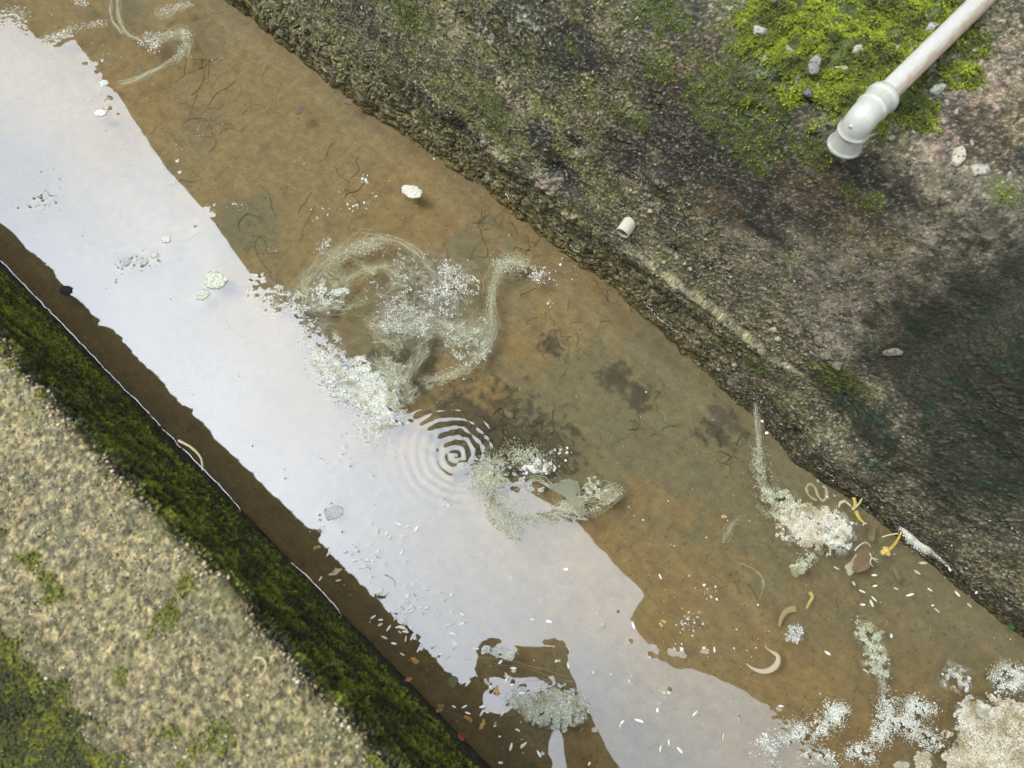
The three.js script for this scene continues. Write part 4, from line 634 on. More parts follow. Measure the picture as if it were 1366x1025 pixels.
{ // the yellow stalk with a lump at its lower end
  const o = thing('yellow_stalk', 'bright yellow stalk with a swollen end, by the foot of the right wall', 'vegetable scrap', P(1190, 732)), at = o.position, ym = new THREE.MeshStandardMaterial({ color: new THREE.Color().setRGB(0.40, 0.28, 0.04), map: GRIT, roughness: 0.5 });
  add('stalk', cord([[1203, 709], [1199, 718], [1193, 727], [1186, 734]].map(([x, y]) => P(x, y, 0.003).sub(at)), (t) => 0.0014 + 0.0008 * t + 0.0003 * Math.sin(t * 25), 8, 20), ym, o);
  const g = [[1182, 734, 4.5], [1178, 737, 3.5], [1185, 739, 3]].map(([x, y, r]) => { const p = P(x, y, 0.002).sub(at); return lump(2, 0.35, r / 950, r / 1200, r / 950, x).translate(p.x, p.y, p.z); }); add('swollen_end', mergeGeometries(g), std(0.38, 0.27, 0.06, 0.5), o);
  const w = thing('yellow_scrap', 'torn yellow and white vegetable scrap beside the granular mat', 'vegetable scrap', P(1140, 683)), wa = w.position, pale = std(0.33, 0.30, 0.17, 0.5);
  for (const [pts, r] of [[[[1139, 664], [1141, 672], [1139, 680]], 0.0026], [[[1142, 682], [1147, 692], [1152, 697]], 0.0028]]) add('yellow_strip', cord(pts.map(([x, y]) => P(x, y, 0.002).sub(wa)), (t) => r * (1.1 - 0.5 * t), 7, 14, 0.5), ym, w);
  for (const pts of [[[1120, 671], [1127, 669], [1136, 676]], [[1137, 680], [1146, 672], [1150, 665]], [[1146, 690], [1153, 698], [1156, 699]], [[1128, 668], [1121, 672], [1119, 677]]]) add('pale_strip', cord(pts.map(([x, y]) => P(x, y, 0.002).sub(wa)), (t) => 0.0018 * (1.1 - 0.5 * t), 7, 14, 0.5), pale, w);
}
scrap('brown_leaf', 'torn brown leaf with pale edges below the granular mat', 'leaf', [[1143, 738], [1148, 733], [1155, 735], [1160, 744], [1159, 757], [1150, 762], [1140, 764], [1136, 758]], [0.17, 0.10, 0.035]);
scrap('pale_leaf', 'pale shred of leaf on the left side of the torn brown one', 'leaf', [[1141, 740], [1140, 752], [1138, 764], [1132, 768], [1127, 756], [1134, 750]], [0.40, 0.36, 0.22], 0.6, 0.001, 0.0016);
scrap('brown_leaf', 'narrow tan leaf scrap between the yellow scrap and the yellow stalk', 'leaf', [[1160, 700], [1168, 696], [1167, 710], [1164, 722], [1157, 718], [1158, 708]], [0.19, 0.125, 0.045]);
scrap('brown_leaf', 'grey-brown leaf scrap below the yellow stalk', 'leaf', [[1191, 755], [1197, 758], [1201, 772], [1197, 775], [1192, 766]], [0.16, 0.125, 0.06]);
scrap('leaf_fragment', 'olive leaf fragment on the dark water by the left wall, bottom', 'leaf', [[600, 905], [608, 903], [611, 910], [605, 917], [599, 912]], [0.20, 0.20, 0.08]);
scrap('slimy_leaf', 'grey-green slimy membrane inside the looped greasy mat', 'leaf', [[733, 648], [745, 645], [756, 640], [770, 645], [774, 655], [768, 660], [776, 672], [772, 682], [764, 674], [752, 662], [738, 655]], [0.25, 0.25, 0.15], 0.4, 0.0012, 0.0008);
{ // curled peelings
  const a = thing('curled_peel', 'cream curl of onion peel shaped like a hook, lower right', 'peel', P(1020, 890)); add('skin', cord([[996, 886], [1004, 892], [1016, 896], [1028, 894], [1037, 886], [1038, 876], [1030, 870], [1024, 866], [1021, 862]].map(([x, y]) => P(x, y, 0.002).sub(a.position)), (t) => 0.0007 + 0.0030 * Math.sin(Math.PI * Math.min(1, t * 1.15)) ** 1.2 * (t < 0.75 ? 1 : 0.5), 8, 60, 0.35), new THREE.MeshStandardMaterial({ color: new THREE.Color().setRGB(0.36, 0.30, 0.18), map: SILT, roughness: 0.5 }), a);
  const b = thing('curled_peel', 'pale ring-like peel above the granular mat', 'peel', P(1090, 662)), bp = std(0.21, 0.18, 0.095, 0.6);
  add('skin', cord([[1090, 668], [1080, 662], [1076, 652], [1080, 646], [1087, 650], [1092, 662], [1098, 668], [1103, 662], [1102, 652], [1098, 648]].map(([x, y]) => P(x, y, 0.0015).sub(b.position)), (t) => 0.0013 + 0.0009 * t + 0.0004 * Math.sin(t * 40), 8, 60, 0.35), bp, b);
  const c = thing('thin_shoot', 'thin pale shoot with branching roots below the torn brown leaf', 'root', P(1160, 745)); for (const pts of [[[1140, 735], [1148, 727], [1156, 724], [1162, 730]], [[1160, 738], [1164, 745], [1172, 751]], [[1163, 744], [1161, 750], [1165, 757]], [[1164, 745], [1172, 747]]]) add('root', cord(pts.map(([x, y]) => P(x, y, 0.002).sub(c.position)), (t) => 0.0011 * (1.1 - 0.8 * t), 6, 20), std(0.36, 0.34, 0.20, 0.6), c);
  const e = thing('thin_shoot', 'pale straw between the tan leaf scrap and the yellow stalk', 'straw', P(1188, 714)); add('stem', cord([[1177, 717], [1186, 714], [1198, 712]].map(([x, y]) => P(x, y, 0.0018).sub(e.position)), 0.0009, 6, 12), std(0.42, 0.37, 0.17, 0.6), e);
  const f = thing('yellowish_shred', 'limp yellowish shred under the water below the ring of froth, right', 'vegetable scrap', P(1082, 800)); add('shred', cord([[1080, 790], [1084, 796], [1080, 804], [1076, 812]].map(([x, y]) => P(x, y, -0.006).sub(f.position)), (t) => 0.003 * (1 - 0.6 * t), 7, 16, 0.4), std(0.36, 0.30, 0.10, 0.7), f);
  const h = thing('yellowish_shred', 'limp grey-yellow shred under the water, left of the yellowish one', 'vegetable scrap', P(1048, 825)); add('shred', cord([[1062, 812], [1050, 815], [1043, 824], [1040, 836]].map(([x, y]) => P(x, y, -0.008).sub(h.position)), (t) => 0.005 * (1 - 0.6 * t), 7, 16, 0.3), std(0.24, 0.20, 0.09, 0.7), h);
  const tr = P(1350, 838), tuft = thing('grass_tuft', 'tiny bright green tuft in the water by the right wall, far right', 'tuft', new THREE.Vector3(tr.x, -0.004, tr.z)), blades = []; for (let k = 0; k < 60; k++) { const w = rnd() * 6.3, l = 0.004 + 0.006 * rnd(); blades.push(cord([new THREE.Vector3(0, 0, 0), new THREE.Vector3(Math.cos(w) * l * 0.6, 0.003, Math.sin(w) * l * 0.4), new THREE.Vector3(Math.cos(w) * l * 1.2, 0.004 * rnd(), Math.sin(w) * l * 0.7)], (t) => 0.0005 * (1.1 - t), 3, 5)); } add('blade', mergeGeometries(blades), std(0.04, 0.13, 0.015, 0.7), tuft).userData.kind = 'stuff';
}
// fine dark threads of algae on the silt
{
  seed(53); const list = [], thread = (x, y, n, l, r) => { for (let k = 0; k < n; k++) { let px = x + gauss() * 26, py = y + gauss() * 20, a = rnd() * 6.3; const pts = []; for (let i = 0; i < 7; i++) { const p = P(px, py, -0.026); p.y = bedH(p.x, -p.z) + 0.0008; pts.push(p); a += gauss() * 0.5; px += Math.cos(a) * l; py += Math.sin(a) * l; } list.push(cord(pts, r * (0.5 + rnd()), 3, 14)); } };
  thread(290, 30, 7, 6, 0.00022); thread(270, 105, 6, 9, 0.00025); thread(300, 190, 8, 7, 0.00025); thread(360, 120, 4, 8, 0.0002); thread(250, 150, 10, 7, 0.0002); thread(340, 320, 8, 9, 0.00028); thread(740, 450, 26, 3, 0.00025); thread(660, 580, 60, 3, 0.0006); thread(700, 600, 36, 3, 0.0006); thread(620, 560, 24, 3, 0.0005); thread(820, 380, 20, 3, 0.0003); thread(730, 340, 16, 4, 0.0003); thread(960, 600, 20, 4, 0.0003); thread(870, 560, 18, 3, 0.0003); thread(650, 310, 18, 4, 0.0003); thread(460, 250, 8, 6, 0.0003); thread(980, 760, 10, 4, 0.0002); thread(1150, 790, 10, 3, 0.0002);
  tag(add('algae_threads', mergeGeometries(list), std(0.055, 0.042, 0.022, 0.9)), 'fine dark algae threads lying on the silt under the brown water', 'algae', null, 'stuff');
}

// ------------------------------------------------------------------ stones in and on the right wall
seed(61);
function rock(k) { const g = lump(3, 0.16, 1, 1, 1, k * 7 + 2, 1.4), p = g.attributes.position; for (let q = 0; q < 12; q++) { const n = new THREE.Vector3(gauss(), gauss(), gauss()).normalize(), c = 0.52 + 0.33 * rnd(); for (let i = 0; i < p.count; i++) { V3.fromBufferAttribute(p, i); const e = V3.dot(n) - c; if (e > 0) { V3.addScaledVector(n, -e * 0.94); p.setXYZ(i, V3.x, V3.y, V3.z); } } } g.scale(1.15, 0.85, 1); g.computeVertexNormals(); const u = new Float32Array(p.count * 2); for (let i = 0; i < p.count; i++) { u[i * 2] = p.getX(i) * 0.03; u[i * 2 + 1] = p.getZ(i) * 0.03 + p.getY(i) * 0.02; } g.setAttribute('uv', new THREE.BufferAttribute(u, 2)); return g; }
const stoneGeo = [0, 1, 2, 3, 4, 5].map(rock), stoneTone = [[0.32, 0.28, 0.19], [0.24, 0.215, 0.16], [0.36, 0.30, 0.19], [0.16, 0.14, 0.095], [0.30, 0.235, 0.17], [0.12, 0.11, 0.075]], stoneMat = stoneTone.map((c) => new THREE.MeshStandardMaterial({ color: new THREE.Color().setRGB(...c), map: GRIT, roughness: 0.9 }));
function seat(px, py, lift = 0) { const [d, v] = bankPix(px, py), p = bankPoint(d, v, lift); return [p, bankNormal(v), d, v]; }
function placeStone(o, px, py, size, tilt = 0.3) { const [p, n] = seat(px, py, size * 0.02); o.position.copy(p); o.quaternion.copy(spinUp(n.clone().add(new THREE.Vector3(gauss() * tilt, 0, gauss() * tilt)).normalize(), rnd() * 6.3)); o.scale.set(size * (1 + 0.25 * rnd()), size, size * (0.8 + 0.3 * rnd())); }
const PEBBLES = [[1243, 38, 0.0105, [0.50, 0.48, 0.46], 'white angular pebble touching the upper side of the long pipe'], [1141, 71, 0.0072, [0.52, 0.46, 0.36], 'cream pebble alone in the bright moss left of the pipe'], [1124, 94, 0.0090, [0.48, 0.40, 0.25], 'yellowish broken pebble at the lower edge of the bright moss'], [1086, 95, 0.0095, [0.30, 0.28, 0.24], 'grey pebble left of the yellowish broken one'], [1078, 124, 0.0080, [0.17, 0.17, 0.15], 'dark grey pebble below the grey one at the moss edge'], [1250, 122, 0.0080, [0.36, 0.40, 0.30], 'pale greenish pebble just below the pipe'], [1273, 214, 0.0105, [0.52, 0.47, 0.34], 'cream pebble on the bare ridge right of the elbow'], [1300, 232, 0.0105, [0.46, 0.44, 0.35], 'mottled pale pebble right of the cream one on the bare ridge'], [1012, 46, 0.0090, [0.42, 0.39, 0.34], 'pale stone set in dark concrete left of the bright moss'], [665, 106, 0.0055, [0.46, 0.42, 0.28], 'small buff stone high on the far wall']];
for (const [px, py, s, c, label] of PEBBLES) { const m = add('pebble', stoneGeo[(px + py) % 6], std(...c.map((x) => x * 0.8), 0.9, { map: GRIT })); placeStone(m, px, py, s * 0.8, 0.15); tag(m, label, 'pebble'); }
// stones fixed in the wall
const FIXED = [[878, 330, 5, 4], [892, 338, 6, 3], [886, 349, 6, 0], [903, 345, 6, 2], [914, 352, 6, 0], [921, 358, 5, 2], [938, 356, 6, 3], [896, 330, 5, 5], [870, 312, 4, 4], [882, 240, 6, 3], [868, 282, 5, 2], [845, 258, 4, 0], [1032, 440, 7, 2], [1040, 452, 7, 0], [1095, 452, 8, 3], [1105, 470, 10, 3], [1120, 482, 11, 3], [1085, 468, 7, 1], [1190, 472, 12, 3], [980, 488, 6, 4], [988, 470, 6, 1], [972, 468, 5, 3], [1060, 415, 6, 3], [728, 40, 4, 2], [736, 58, 4, 0], [460, 50, 5, 2], [585, 38, 3, 0], [650, 38, 4, 0], [750, 30, 3, 0], [793, 95, 4, 0], [770, 120, 3, 2], [1020, 80, 6, 1], [1050, 70, 8, 1], [1065, 110, 8, 3], [1090, 115, 5, 0], [1190, 75, 5, 0], [1232, 27, 5, 2], [1215, 68, 4, 4], [1228, 55, 4, 2], [1297, 75, 5, 4], [1307, 86, 4, 2], [1290, 95, 4, 4], [1262, 137, 5, 4], [1275, 150, 5, 2], [1215, 200, 5, 2], [1190, 185, 4, 0], [1218, 178, 3, 2], [1262, 195, 5, 1], [1235, 205, 4, 0], [1283, 228, 5, 2], [1292, 196, 4, 0], [1340, 238, 4, 0], [1365, 160, 5, 0], [1030, 8, 7, 1], [960, 25, 5, 1], [975, 10, 5, 0], [995, 30, 5, 2], [850, 24, 4, 0], [800, 150, 4, 2], [850, 300, 5, 3], [862, 262, 6, 3], [820, 275, 4, 5], [700, 205, 5, 4], [690, 225, 5, 0], [660, 225, 5, 4], [720, 270, 5, 4], [735, 255, 6, 0], [645, 180, 5, 4], [570, 120, 4, 4], [580, 140, 4, 2], [555, 110, 4, 0]];
for (const [px, py, s, t] of FIXED) { const m = shade(new THREE.Mesh(stoneGeo[(px * 3 + py) % 6], stoneMat[t])); m.name = 'stone'; placeStone(m, px, py, s / 1400 * (0.75 + 0.3 * rnd()), 0.5); m.position.sub(wall.position); wall.add(m); }
{ // grit worn out of the concrete: far too many to pick apart
  const list = []; for (let k = 0; k < 17000; k++) { const d = lerp(-0.5, 1.12, rnd()), v = lerp(V_WATER + 0.004, V_WATER + 0.66, rnd()), w = fbm(d * 20, v * 20, 3) + 0.35 * n2(d * 5, v * 5 + 3); if (slime(d, v) > 0.35 || umber(d, v) > rnd() + 0.3 || w < -0.05 - 0.3 * rnd() || smooth(d, v) > 0.4 + 0.6 * rnd() || tarry(d, v) > 0.5 || slime(d, v) > rnd() * 1.4) continue; const r = 0.0005 + 0.0014 * Math.pow(rnd(), 4), c = stoneTone[Math.floor(rnd() * 6)], k2 = 0.3 + 0.6 * rnd(); list.push([bankPoint(d, v, r * 0.2), anyTurn(), new THREE.Vector3(r, r * 0.8, r * (0.7 + 0.8 * rnd())), c.map((x) => x * k2)]); }
  scatter('exposed_grit', lump(1, 0.4, 1, 1, 1, 7), std(1, 1, 1, 0.85), list, wall);
}
// ------------------------------------------------------------------ moss
function sprig(n, h, spread, s) { const pos = []; seed(s); for (let k = 0; k < n; k++) { const a = k / n * 6.283 + rnd(), l = spread * (0.6 + 0.7 * rnd()), t = h * (0.5 + 0.7 * rnd()), w = 0.28 * (0.7 + 0.6 * rnd()), ca = Math.cos(a), sa = Math.sin(a); const A = [ca * 0.08 - sa * w * 0.6, 0, sa * 0.08 + ca * w * 0.6], B = [ca * 0.08 + sa * w * 0.6, 0, sa * 0.08 - ca * w * 0.6], C = [ca * l * 0.55 - sa * w, t * 0.7, sa * l * 0.55 + ca * w], D = [ca * l * 0.55 + sa * w, t * 0.7, sa * l * 0.55 - ca * w], E = [ca * l, t, sa * l]; pos.push(...A, ...C, ...B, ...B, ...C, ...D, ...C, ...E, ...D); } const g = new THREE.BufferGeometry(); g.setAttribute('position', new THREE.Float32BufferAttribute(pos, 3)); g.computeVertexNormals(); return g; }
const sprigGeo = sprig(7, 1.0, 0.9, 5), mossMat = phys(1, 1, 1, 0.95, { transmission: 0.3, thickness: 0, side: THREE.DoubleSide });
const mossTone = (a, b, t, k) => a.map((x, i) => lerp(x, b[i], t) * k);
{
  seed(71); const list = [], B = [[0.43, 0.60]];
  for (let k = 0; k < 150000; k++) {
    const d = lerp(-0.16, 0.5, rnd()), v = lerp(V_WATER + 0.30, V_WATER + 0.66, rnd()), m = mossThick(d, v); if (m < 0.25 + 0.4 * rnd()) continue; if (fbm(d * 46 + 2, v * 46, 3) < -0.26) continue;
    const f = fbm(d * 30 + 4, v * 30, 3), g = fbm(d * 9 + 14, v * 9, 3), n = bankNormal(v).add(new THREE.Vector3(gauss() * 0.25, 0, gauss() * 0.25)).normalize(), s = 0.0011 + 0.0012 * rnd();
    list.push([bankPoint(d, v, -0.0004), spinUp(n, rnd() * 6.3), new THREE.Vector3(s, s * (0.9 + 0.8 * rnd()), s), mossTone([0.11, 0.135, 0.008], [0.37, 0.43, 0.012], sm(-0.35, 0.45, f + 0.5 * g + 0.3 * rnd()), 0.75 + 0.5 * rnd())]);
  }
  const o = scatter('moss_carpet', sprigGeo, mossMat, list); tag(o, 'bright yellow-green moss carpet on the wall top around the grey pipe', 'moss', null, 'stuff');
}
{
  seed(73); const list = [];
  for (let k = 0; k < 170000; k++) {
    const d = lerp(-0.2, 1.1, rnd()), v = lerp(V_WATER + 0.006, V_WATER + 0.6, rnd()); let m = mossThin(d, v); const far = 0.42 * sm(0.1, 0.5, d) * sm(0.15, 0.5, fbm(d * 11 + 3, v * 11, 4) + 0.1); m = Math.max(m, far); if (m < 0.35 + 0.5 * rnd()) continue; if (fbm(d * 110, v * 110, 2) < 0.05) continue;
    const s = 0.0008 + 0.0011 * rnd(), n = bankNormal(v).add(new THREE.Vector3(gauss() * 0.3, 0, gauss() * 0.3)).normalize(), bright = mossThin(d, v) > 0.3 && v > V_WATER + 0.25 ? 1 : mossThin(d, v) > 0.3 ? 0.6 : 0.25;
    list.push([bankPoint(d, v, -0.0002), spinUp(n, rnd() * 6.3), s, mossTone([0.055, 0.075, 0.008], [0.33, 0.37, 0.012], bright * rnd(), 0.7 + 0.5 * rnd())]);
  }
  const o = scatter('moss_tufts', sprigGeo, mossMat, list); tag(o, 'thin scattered tufts of moss growing over the sloping right wall', 'moss', null, 'stuff');
}
{
  seed(79); const list = [];
  for (let k = 0; k < 120000; k++) {
    const d = lerp(-0.25, 1.35, rnd()), v = lerp(K_WATER + 0.006, K_EDGE - 0.004, Math.sqrt(rnd())), up = (v - K_WATER) / (K_EDGE - K_WATER), f = fbm(d * 9 + 5, v * 9, 4), f2 = fbm(d * 40, v * 40 + 8, 3);
    if (f + 0.5 * f2 + 0.75 * sm(0.0, 0.5, up) + 0.15 - 0.3 * sm(0.25, 0.05, d) < -0.05 + 0.6 * rnd()) continue;
    const s = 0.0016 + 0.0022 * rnd(), n = new THREE.Vector3(1, 0.35 + 0.4 * rnd(), gauss() * 0.4).normalize();
    list.push([kPoint(d, v, -0.0005), spinUp(n, rnd() * 6.3), new THREE.Vector3(s, s * (0.8 + rnd()), s), mossTone([0.045, 0.055, 0.006], [0.25, 0.285, 0.016], sm(-0.3, 0.5, f2 + 0.6 * f + 0.4 * (rnd() - 0.5)) * (up < 0.16 + 0.2 * f2 ? 0.15 : 1), 0.7 + 0.6 * rnd())]);
  }
  const o = scatter('wall_moss', sprigGeo, mossMat, list); tag(o, 'dark green moss cloaking the upright inner face of the left kerb', 'moss', null, 'stuff');
}
{
  seed(83); const list = [];
  for (let k = 0; k < 110000; k++) {
    const d = lerp(-0.2, 1.1, rnd()), v = lerp(K_EDGE + 0.004, K_BACK + 0.16, rnd()), b = backMoss(d, v), t = topMoss(d, v), f2 = fbm(d * 40, v * 40 + 8, 3), f = fbm(d * 14, v * 14, 3);
    if (Math.max(b * (0.85 + f), t * 0.75) < 0.3 + 0.5 * rnd()) continue;
    const s = 0.0012 + 0.0018 * rnd(), n = new THREE.Vector3(gauss() * 0.35, 1, gauss() * 0.35).normalize();
    list.push([kPoint(d, v, -0.0004), spinUp(n, rnd() * 6.3), s, mossTone([0.035, 0.04, 0.003], [0.22, 0.225, 0.008], sm(-0.4, 0.7, f2 + 0.3 * rnd() + (b < 0.5 ? 0.35 : 0)), 0.7 + 0.5 * rnd())]);
  }
  const o = scatter('kerb_moss', sprigGeo, mossMat, list); tag(o, 'dark moss on the ground behind the kerb and in spots on its top, bottom left', 'moss', null, 'stuff');
}
{ // grit of the kerb's top
  seed(89); const list = [], tone = [[0.42, 0.33, 0.17], [0.27, 0.23, 0.12], [0.50, 0.42, 0.25], [0.16, 0.145, 0.085], [0.34, 0.25, 0.12], [0.10, 0.09, 0.055], [0.58, 0.52, 0.37]];
  for (let k = 0; k < 46000; k++) { const d = lerp(-0.2, 1.25, rnd()), v = lerp(K_EDGE - 0.012, K_BACK + 0.004, rnd()), w = fbm(d * 30 + 3, v * 30, 3); if (w < -0.25 + 0.2 * rnd()) continue; const near = v < K_EDGE + 0.012 ? 1.7 : 1, r = (0.0003 + 0.0007 * Math.pow(rnd(), 3)) * near, c = tone[Math.floor(rnd() * 7)], q = 0.45 + 0.5 * rnd(); list.push([kPoint(d, v, r * 0.2), anyTurn(), new THREE.Vector3(r, r * 0.75, r * (0.7 + 0.7 * rnd())), c.map((x) => x * q)]); }
  scatter('exposed_aggregate', lump(1, 0.4, 1, 1, 1, 12), std(1, 1, 1, 0.85), list, kerb);
}
{ // pale dry roots on the kerb
  const H = 0.462, r = (pts, label) => { const o = thing('dry_root', label, 'root', P(pts[0][0], pts[0][1], H)); add('root', cord(pts.map(([x, y]) => P(x, y, H + 0.0015).sub(o.position)), (t) => 0.0008 * (1.1 - 0.5 * t), 6, 24), std(0.40, 0.33, 0.19, 0.8), o); };
  r([[238, 588], [256, 598], [268, 612], [270, 628]], 'thin dry root curling over the mossy inner edge of the kerb'); r([[338, 878], [350, 879], [355, 888], [350, 900], [344, 906]], 'hooked pale root lying on the kerb top near its inner edge'); r([[132, 832], [134, 838], [131, 846]], 'short pale straw standing in the middle of the kerb top');
}
// ------------------------------------------------------------------ the pipe
{
  const AX = 0.4475, bend = P(1149, 158, AX), far = P(1310, 0, AX), dir = far.clone().sub(bend).normalize(), o = thing('drain_pipe', 'long off-white plastic pipe across the mossy wall top, ending in a grey elbow turned down', 'pipe', bend.clone());
  const flow = new THREE.Quaternion().setFromUnitVectors(UP, dir);
  const grime = tileTex(512, (x, y) => { const n = pfbm(x, y, 8, 5), m = pn(x * 64, y * 64, 64); const s = 0.94 + 0.1 * n + 0.05 * m, st = sm(0.25, 0.6, pn(x * 16 + 3, y * 16, 16) + 0.4 * n); return [s, s * (0.99 - 0.06 * st), s * (0.965 - 0.14 * st)]; });
  // the pipe's lower right side carries a rusty stain with a ragged edge
  const L = 1.08, nu = 160, nv = 48, R = 0.0102, pipe = gridMesh(nv + 1, nu, (j, i, g) => {
    const a = j / nv * 2 * Math.PI, t = 0.02 + (L - 0.02) * i / (nu - 1), z = Math.cos(a), x = Math.sin(a); g.p = [x * R, t, z * R]; g.t = [a * R / 0.05, t / 0.05];
    const c = [0.47, 0.455, 0.415], side = z * 0.9 - x * 0.15, st = sm(0.3, 0.62, side + 0.22 * fbm(t * 40, a * 2, 4) + 0.1 * n2(t * 160, a * 5)); mix3(c, [0.36, 0.22, 0.11], st * 0.75 * sm(-0.4, 0.3, fbm(t * 90, a * 4 + 3, 3) + 0.1)); g.c = c;
  });
  const pm = add('pipe', pipe, new THREE.MeshStandardMaterial({ vertexColors: true, map: grime, roughness: 0.45 }), o); pm.quaternion.copy(flow);
  const grey = new THREE.MeshPhysicalMaterial({ color: new THREE.Color().setRGB(0.40, 0.405, 0.35), map: grime, roughness: 0.38, clearcoat: 0.3, clearcoatRoughness: 0.35 });
  const R1 = 0.0140, B = 0.0145, inn = 0.0112, top = 0.019 + B, leg = 0.021 + B;
  // the fitting: two sockets joined by a quarter bend; a profile is swept along the bend
  const down = new THREE.Vector3(-0.10, -1, 0.02).normalize(), rings = [], nAlong = [];
  const path = (s) => { // s along: negative on the pipe side, positive on the outlet
    if (s <= -1) return [dir.clone().multiplyScalar(B + (-s - 1)), dir.clone().negate()]; if (s >= 1) return [down.clone().multiplyScalar(B + (s - 1)), down.clone()];
    const t = (s + 1) / 2, a = dir.clone().multiplyScalar(B), c = down.clone().multiplyScalar(B), p = a.multiplyScalar((1 - t) * (1 - t)).add(c.multiplyScalar(t * t)), tg = dir.clone().multiplyScalar(-(1 - t)).add(down.clone().multiplyScalar(t)).normalize(); return [p, tg];
  };
  const prof = []; const add2 = (s, r) => prof.push([s, r]);
  add2(-1 - (top - B), 0.0112); add2(-1 - (top - B), R1 + 0.0004); for (const [s, r] of [[-0.0195, 0.0013], [-0.0205 + 0.003, 0.0016], [-0.0150, 0.0016], [-0.0138, 0.0006], [-0.0125, 0]]) add2(-1 + s * 1, R1 + r);
  add2(-1 - 0.0025, R1); add2(-1 - 0.0016, R1 + 0.0009); add2(-1, R1 + 0.0009); for (let k = 0; k <= 14; k++) add2(-0.96 + 1.92 * k / 14, R1 - 0.0005 + 0.0003 * Math.sin(Math.PI * k / 14));
  add2(1, R1 + 0.0009); add2(1 + 0.0016, R1 + 0.0009); add2(1 + 0.0024, R1); add2(1 + leg - B - 0.0045, R1); add2(1 + leg - B - 0.0035, R1 + 0.0021); add2(1 + leg - B - 0.0008, R1 + 0.0023); add2(1 + leg - B, R1 + 0.0008); add2(1 + leg - B, inn); add2(1 + 0.002, inn); add2(0.5, inn - 0.001); add2(-0.5, inn - 0.002);
  const side = new THREE.Vector3().crossVectors(dir, down).normalize(), NS = 40, pos = [], uv = [], idx = [];
  prof.forEach(([s, r], i) => { const [c, t] = path(s), e = new THREE.Vector3().crossVectors(side, t).normalize(); for (let k = 0; k <= NS; k++) { const a = k / NS * 6.28319; pos.push(c.x + (side.x * Math.cos(a) + e.x * Math.sin(a)) * r, c.y + (side.y * Math.cos(a) + e.y * Math.sin(a)) * r, c.z + (side.z * Math.cos(a) + e.z * Math.sin(a)) * r); uv.push(a * 0.3, i * 0.03); } });
  for (let i = 0; i < prof.length - 1; i++) for (let k = 0; k < NS; k++) { const a = i * (NS + 1) + k, b = a + NS + 1; idx.push(a, a + 1, b, a + 1, b + 1, b); }
  const eg = new THREE.BufferGeometry(); eg.setAttribute('position', new THREE.Float32BufferAttribute(pos, 3)); eg.setAttribute('uv', new THREE.Float32BufferAttribute(uv, 2)); eg.setIndex(idx); eg.computeVertexNormals();
  const el = add('elbow', eg, grey, o); el.userData.label = 'grey elbow fitting with raised rims, its outlet turned down';
  const nub = add('mould_nub', lump(2, 0.05, 0.0018, 0.0016, 0.0018, 2), grey, el); { const [c, t] = path(0.45), e = new THREE.Vector3().crossVectors(side, t).normalize(); const out = e.clone().multiplyScalar(e.dot(new THREE.Vector3(-1, 1, 0)) > 0 ? 1 : -1); nub.position.copy(c).addScaledVector(out, R1 * 0.97).addScaledVector(side, 0.002); }
}
{ // the cut stub lower on the wall
  const [p, n] = seat(838, 300, 0), ax = new THREE.Vector3(-0.86, -0.10, 0.10).normalize(), o = thing('pipe_stub', 'short cut white pipe stub poking out of the wall just above the water', 'pipe', p), R = 0.0098, r = 0.0078, prof = [[R, -0.03], [R, 0.0158], [R - 0.0004, 0.0164], [r + 0.0004, 0.0164], [r, 0.0158], [r, -0.03]].map(([x, y]) => new THREE.Vector2(x, y));
  const g = new THREE.LatheGeometry(prof, 40), mottled = tileTex(256, (x, y) => { const n = pfbm(x, y, 8, 4), m = pn(x * 32, y * 32, 32), s = 0.85 + 0.18 * n + 0.12 * m; return [s, s * 0.985, s * 0.9]; }), m = add('pipe', g, new THREE.MeshStandardMaterial({ color: new THREE.Color().setRGB(0.42, 0.41, 0.34), map: mottled, roughness: 0.7, side: THREE.DoubleSide }), o); m.quaternion.setFromUnitVectors(UP, ax);
  const plug = add('dark_hollow_plug', lump(3, 0.25, r * 0.97, 0.003, r * 0.97, 8), std(0.02, 0.02, 0.014, 0.7), o); plug.quaternion.copy(m.quaternion); plug.position.copy(ax).multiplyScalar(-0.001);  // near-black plug paints the shaded hollow of the stub
}
